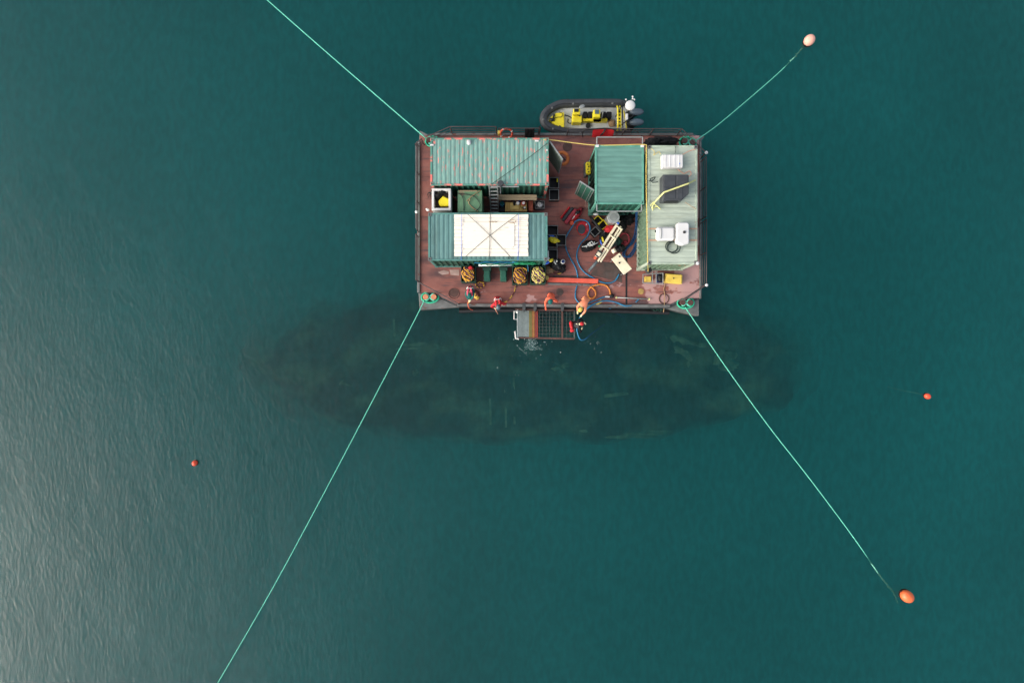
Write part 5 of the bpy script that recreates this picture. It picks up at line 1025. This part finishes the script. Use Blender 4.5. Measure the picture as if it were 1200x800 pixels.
def person(label, base, face, lean, hl, hr, head_off, M_, helmet=None, vest=None, hood=None, crouch=0.0, gloves='glove', zground=1.0, fold=0.0):
    """base: (x,y) feet; face: heading angle; lean: forward bend in rad; hl/hr: world hand targets"""
    f = Vector((math.cos(face), math.sin(face), 0)); s = Vector((-f.y, f.x, 0)); up = Vector((0, 0, 1))
    B0 = Vector((base[0], base[1], zground)); hip = B0 + up * (.90 - crouch) - f * (.12 * math.sin(lean) + .25 * crouch)
    td = (up * math.cos(lean) + f * math.sin(lean)); tn = (f * math.cos(lean) - up * math.sin(lean))
    waist = hip + td * .18; chest = hip + td * .40; neck = hip + td * .54
    hd = (up * math.cos(lean * .8) + f * math.sin(lean * .8)); head = neck + hd * .20 + head_off
    rt = thing('person', label, 'person', (base[0], base[1], zground))
    skin_ch = []; cloth = []; arms_c = []
    cloth.append([(hip, .165), (waist, .155), (chest, .18), (neck, .085)])
    boots = []
    for sg in (1, -1):
        h = hip + s * .10 * sg; foot = B0 + s * .14 * sg + up * .09 + f * (.05 * sg); knee = (h + foot) / 2 + f * (.06 + crouch * .55)
        cloth.append([(hip, .165), (h - up * .06, .12), (knee, .085), (foot + up * .10, .065)])
        boots.append((foot, f))
    hands = []
    for sg, tgt in ((1, hl), (-1, hr)):
        sh = neck - td * .07 + s * .19 * sg; tgt = Vector(tgt); dv = tgt - sh
        if dv.length > .60: tgt = sh + dv.normalized() * .60
        L2 = (tgt - sh).length; mid = (sh + tgt) / 2; bend = math.sqrt(max(0, .31 ** 2 - (L2 / 2) ** 2)); el_ = mid + (s * sg * .8 - up * .5).normalized() * bend
        wr = tgt
        cloth.append([(chest, .18), (sh, .085), (el_, .06), (wr, .045)])
        hands.append((wr, (wr - el_).normalized()))
    # body under the clothes, one continuous surface with hands and five fingers
    body = [[(waist, .12), (chest, .13), (neck, .058), (neck + hd * .07, .056), (head - hd * .04, .078), (head + hd * .05, .085), (head + hd * .10, .05)]]
    for sg, (wr, ad) in zip((1, -1), hands):
        sh = neck - td * .07 + s * .19 * sg; side = ad.cross(up).normalized() if ad.cross(up).length > .1 else s
        mid = (sh + wr) / 2; L2 = (wr - sh).length; bend = math.sqrt(max(0, .31 ** 2 - (L2 / 2) ** 2)); el_ = mid + (s * sg * .8 - up * .5).normalized() * bend
        palm = wr + ad * .07
        body.append([(chest, .13), (sh, .06), (el_, .042), (wr, .030), (palm, .034)])
        for k in range(4):
            o_ = side * (.030 - .02 * k); ln = (.085, .095, .09, .07)[k]; body.append([(palm, .034), (palm + ad * .03 + o_, .012), (palm + ad * (.03 + ln * .55) + o_ - up * .01, .010), (palm + ad * (.02 + ln * .85) + o_ - up * .035, .008)])
        body.append([(wr, .030), (wr + ad * .03 + side * .035 * 1, .013), (wr + ad * .07 + side * .06 - up * .015, .010)])
    bo = skinned('body', body, M['skin'] if gloves is None else M[gloves if gloves else 'skin'], rt)
    skinned('overalls', cloth, M[M_], rt, 2)
    # face and head
    m = MB(); m.ball(head, (.092, .078, .115), 18, 14, rot=Matrix((f, s, hd)).transposed() if False else Matrix.Rotation(face, 3, 'Z')); hm = m.build('head', M['skin'], rt, smooth=True)
    ff = (f * math.cos(lean * .8) - up * math.sin(lean * .8))
    m = MB(); m.ball(head + ff * .095 - hd * .01, (.02, .015, .022)); m.build('nose', M['skin'], hm, smooth=True)
    for sg in (1, -1):
        m = MB(); m.ball(head + ff * .082 + s * .032 * sg + hd * .02, .012, 8, 6); m.build('eye', M['black'], hm, smooth=True)
        m = MB(); m.ball(head + s * .08 * sg, (.018, .012, .03)); m.build('ear', M['skin'], hm, smooth=True)
    m = MB(); m.ball(head + ff * .086 - hd * .045, (.012, .026, .007), rz=face); m.build('mouth', M['redflat'], hm, smooth=True)
    if helmet:
        m = MB(); m.ball(head + hd * .035 - ff * .005, (.135, .115, .10), 20, 12, rz=face); m.ball(head + hd * .0 + ff * .03, (.15, .12, .02), 20, 6, rz=face); m.build('helmet', M[helmet], rt, smooth=True)
    if hood:
        m = MB(); m.ball(head + hd * .01 - ff * .02, (.115, .105, .13), 18, 12, rz=face); m.build('hood', M[hood], rt, smooth=True)
    if vest:
        c = (chest + neck) / 2 - tn * .02
        for sg in (1, -1):
            m = MB(); m.tube([waist + tn * .17 + s * .09 * sg, chest + tn * .20 + s * .10 * sg, neck + tn * .10 + s * .11 * sg, neck - tn * .10 + s * .10 * sg, chest - tn * .19 + s * .07 * sg, waist - tn * .17 + s * .05 * sg], .05, 8, False, 4); m.build('life_vest_lobe', M[vest], rt, smooth=True)
        m = MB(); m.tube([waist + (tn * math.cos(t) * .175 + s * math.sin(t) * .185) for t in [i * math.tau / 14 for i in range(14)]], .022, 6, True, 1); m.build('belt', M['reflect'], rt, smooth=True)
        m = MB(); m.tube([chest - tn * .235 + s * (x) for x in (-.14, 0, .14)], .02, 6); m.build('reflective_stripe', M['reflect'], rt, smooth=True)
    for (foot, fd) in boots:
        m = MB(); m.ball(foot + fd * .06 - up * .03, (.15, .055, .06), 14, 8, rz=face, zmin=zground + .004); m.cyl(foot - up * .02, foot + up * .2, .062, .07, n=12); m.build('boot', M['boot'], rt, smooth=True)
    return rt
SO = -math.pi / 2
def H(u, v, z): return P(u, v, z)
a = P(552, 341, 1.6); person('worker in teal jacket with pink life vest hauling purple yellow rope', (a.x - .02, a.y + .1), SO, .75, H(551, 352.5, 1.75), H(549.5, 351, 1.75), Vector((0, 0, 0)), 'tealcloth', helmet='tealcloth', vest='pink')
a = P(583, 350, 1.6); person('worker in red jacket bending over the edge with grey helmet', (a.x + .02, a.y - .05), SO + .1, .8, H(588.6, 357, 1.9), H(579.2, 360.5, 1.8), Vector((0, 0, 0)), 'red', helmet='screen', vest='red')
a = P(643.5, 346, 1.6); person('worker in orange jacket with dark green cap reaching over the edge', (a.x + .1, a.y - .05), SO - .25, .6, H(648, 352, 2.0), H(639.4, 360.8, 1.9), Vector((0, 0, 0)), 'orange', helmet='tealcloth', gloves='orange')
a = P(684, 353.5, 1.0); person('tender in pale orange workwear leaning far out over the edge', (a.x + .0, a.y + .02), SO - .55, 1.25, H(679, 375, 1.3), H(675, 373, 1.2), Vector((0, 0, 0)), 'paleorange', helmet='yellow2')
a = P(675, 383, .9); dv = person('diver in black suit with red hood and harness on platform edge', (a.x - .05, a.y + .12), 0.1, .7, H(684.5, 377.5, 1.0), H(681.5, 386, 1.0), Vector((0, 0, 0)), 'neoprene', hood='red', zground=.36, crouch=.28, gloves='glove')
m = MB(); m.ball(P(669.5, 381, 1.15), (.09, .22, .09), wob=.3, rz=.2); m.ball(P(670.5, 387, 1.05), (.12, .1, .08), wob=.3, seed=2); m.build('harness_pack', M['red'], dv, smooth=True)
cord('hand_line', 'thin salmon line from the teal clad worker into the water', 'line', ((550.5, 351, 1.75), (548.3, 355.5, 1.35), (549.5, 360.6, 1.12), (552, 362.5, .6), (560, 365.5, -.2)), .022, 'orange')
m = MB(); m.cyl(P(579.5, 360, 1.8), P(583.5, 367.8, .3), .028, .02, n=8); m.build('sampling_pole', M['pinkcord'], smooth=True, label='salmon pole held by the red clad worker, tip at the water', cat='pole')
cord('purple_rope', 'purple yellow rope between the teal worker hands and kerb', 'rope', ((551, 350, 1.75), (549.8, 353, 1.6), (548.5, 355.5, 1.3)), .035, 'yprope')
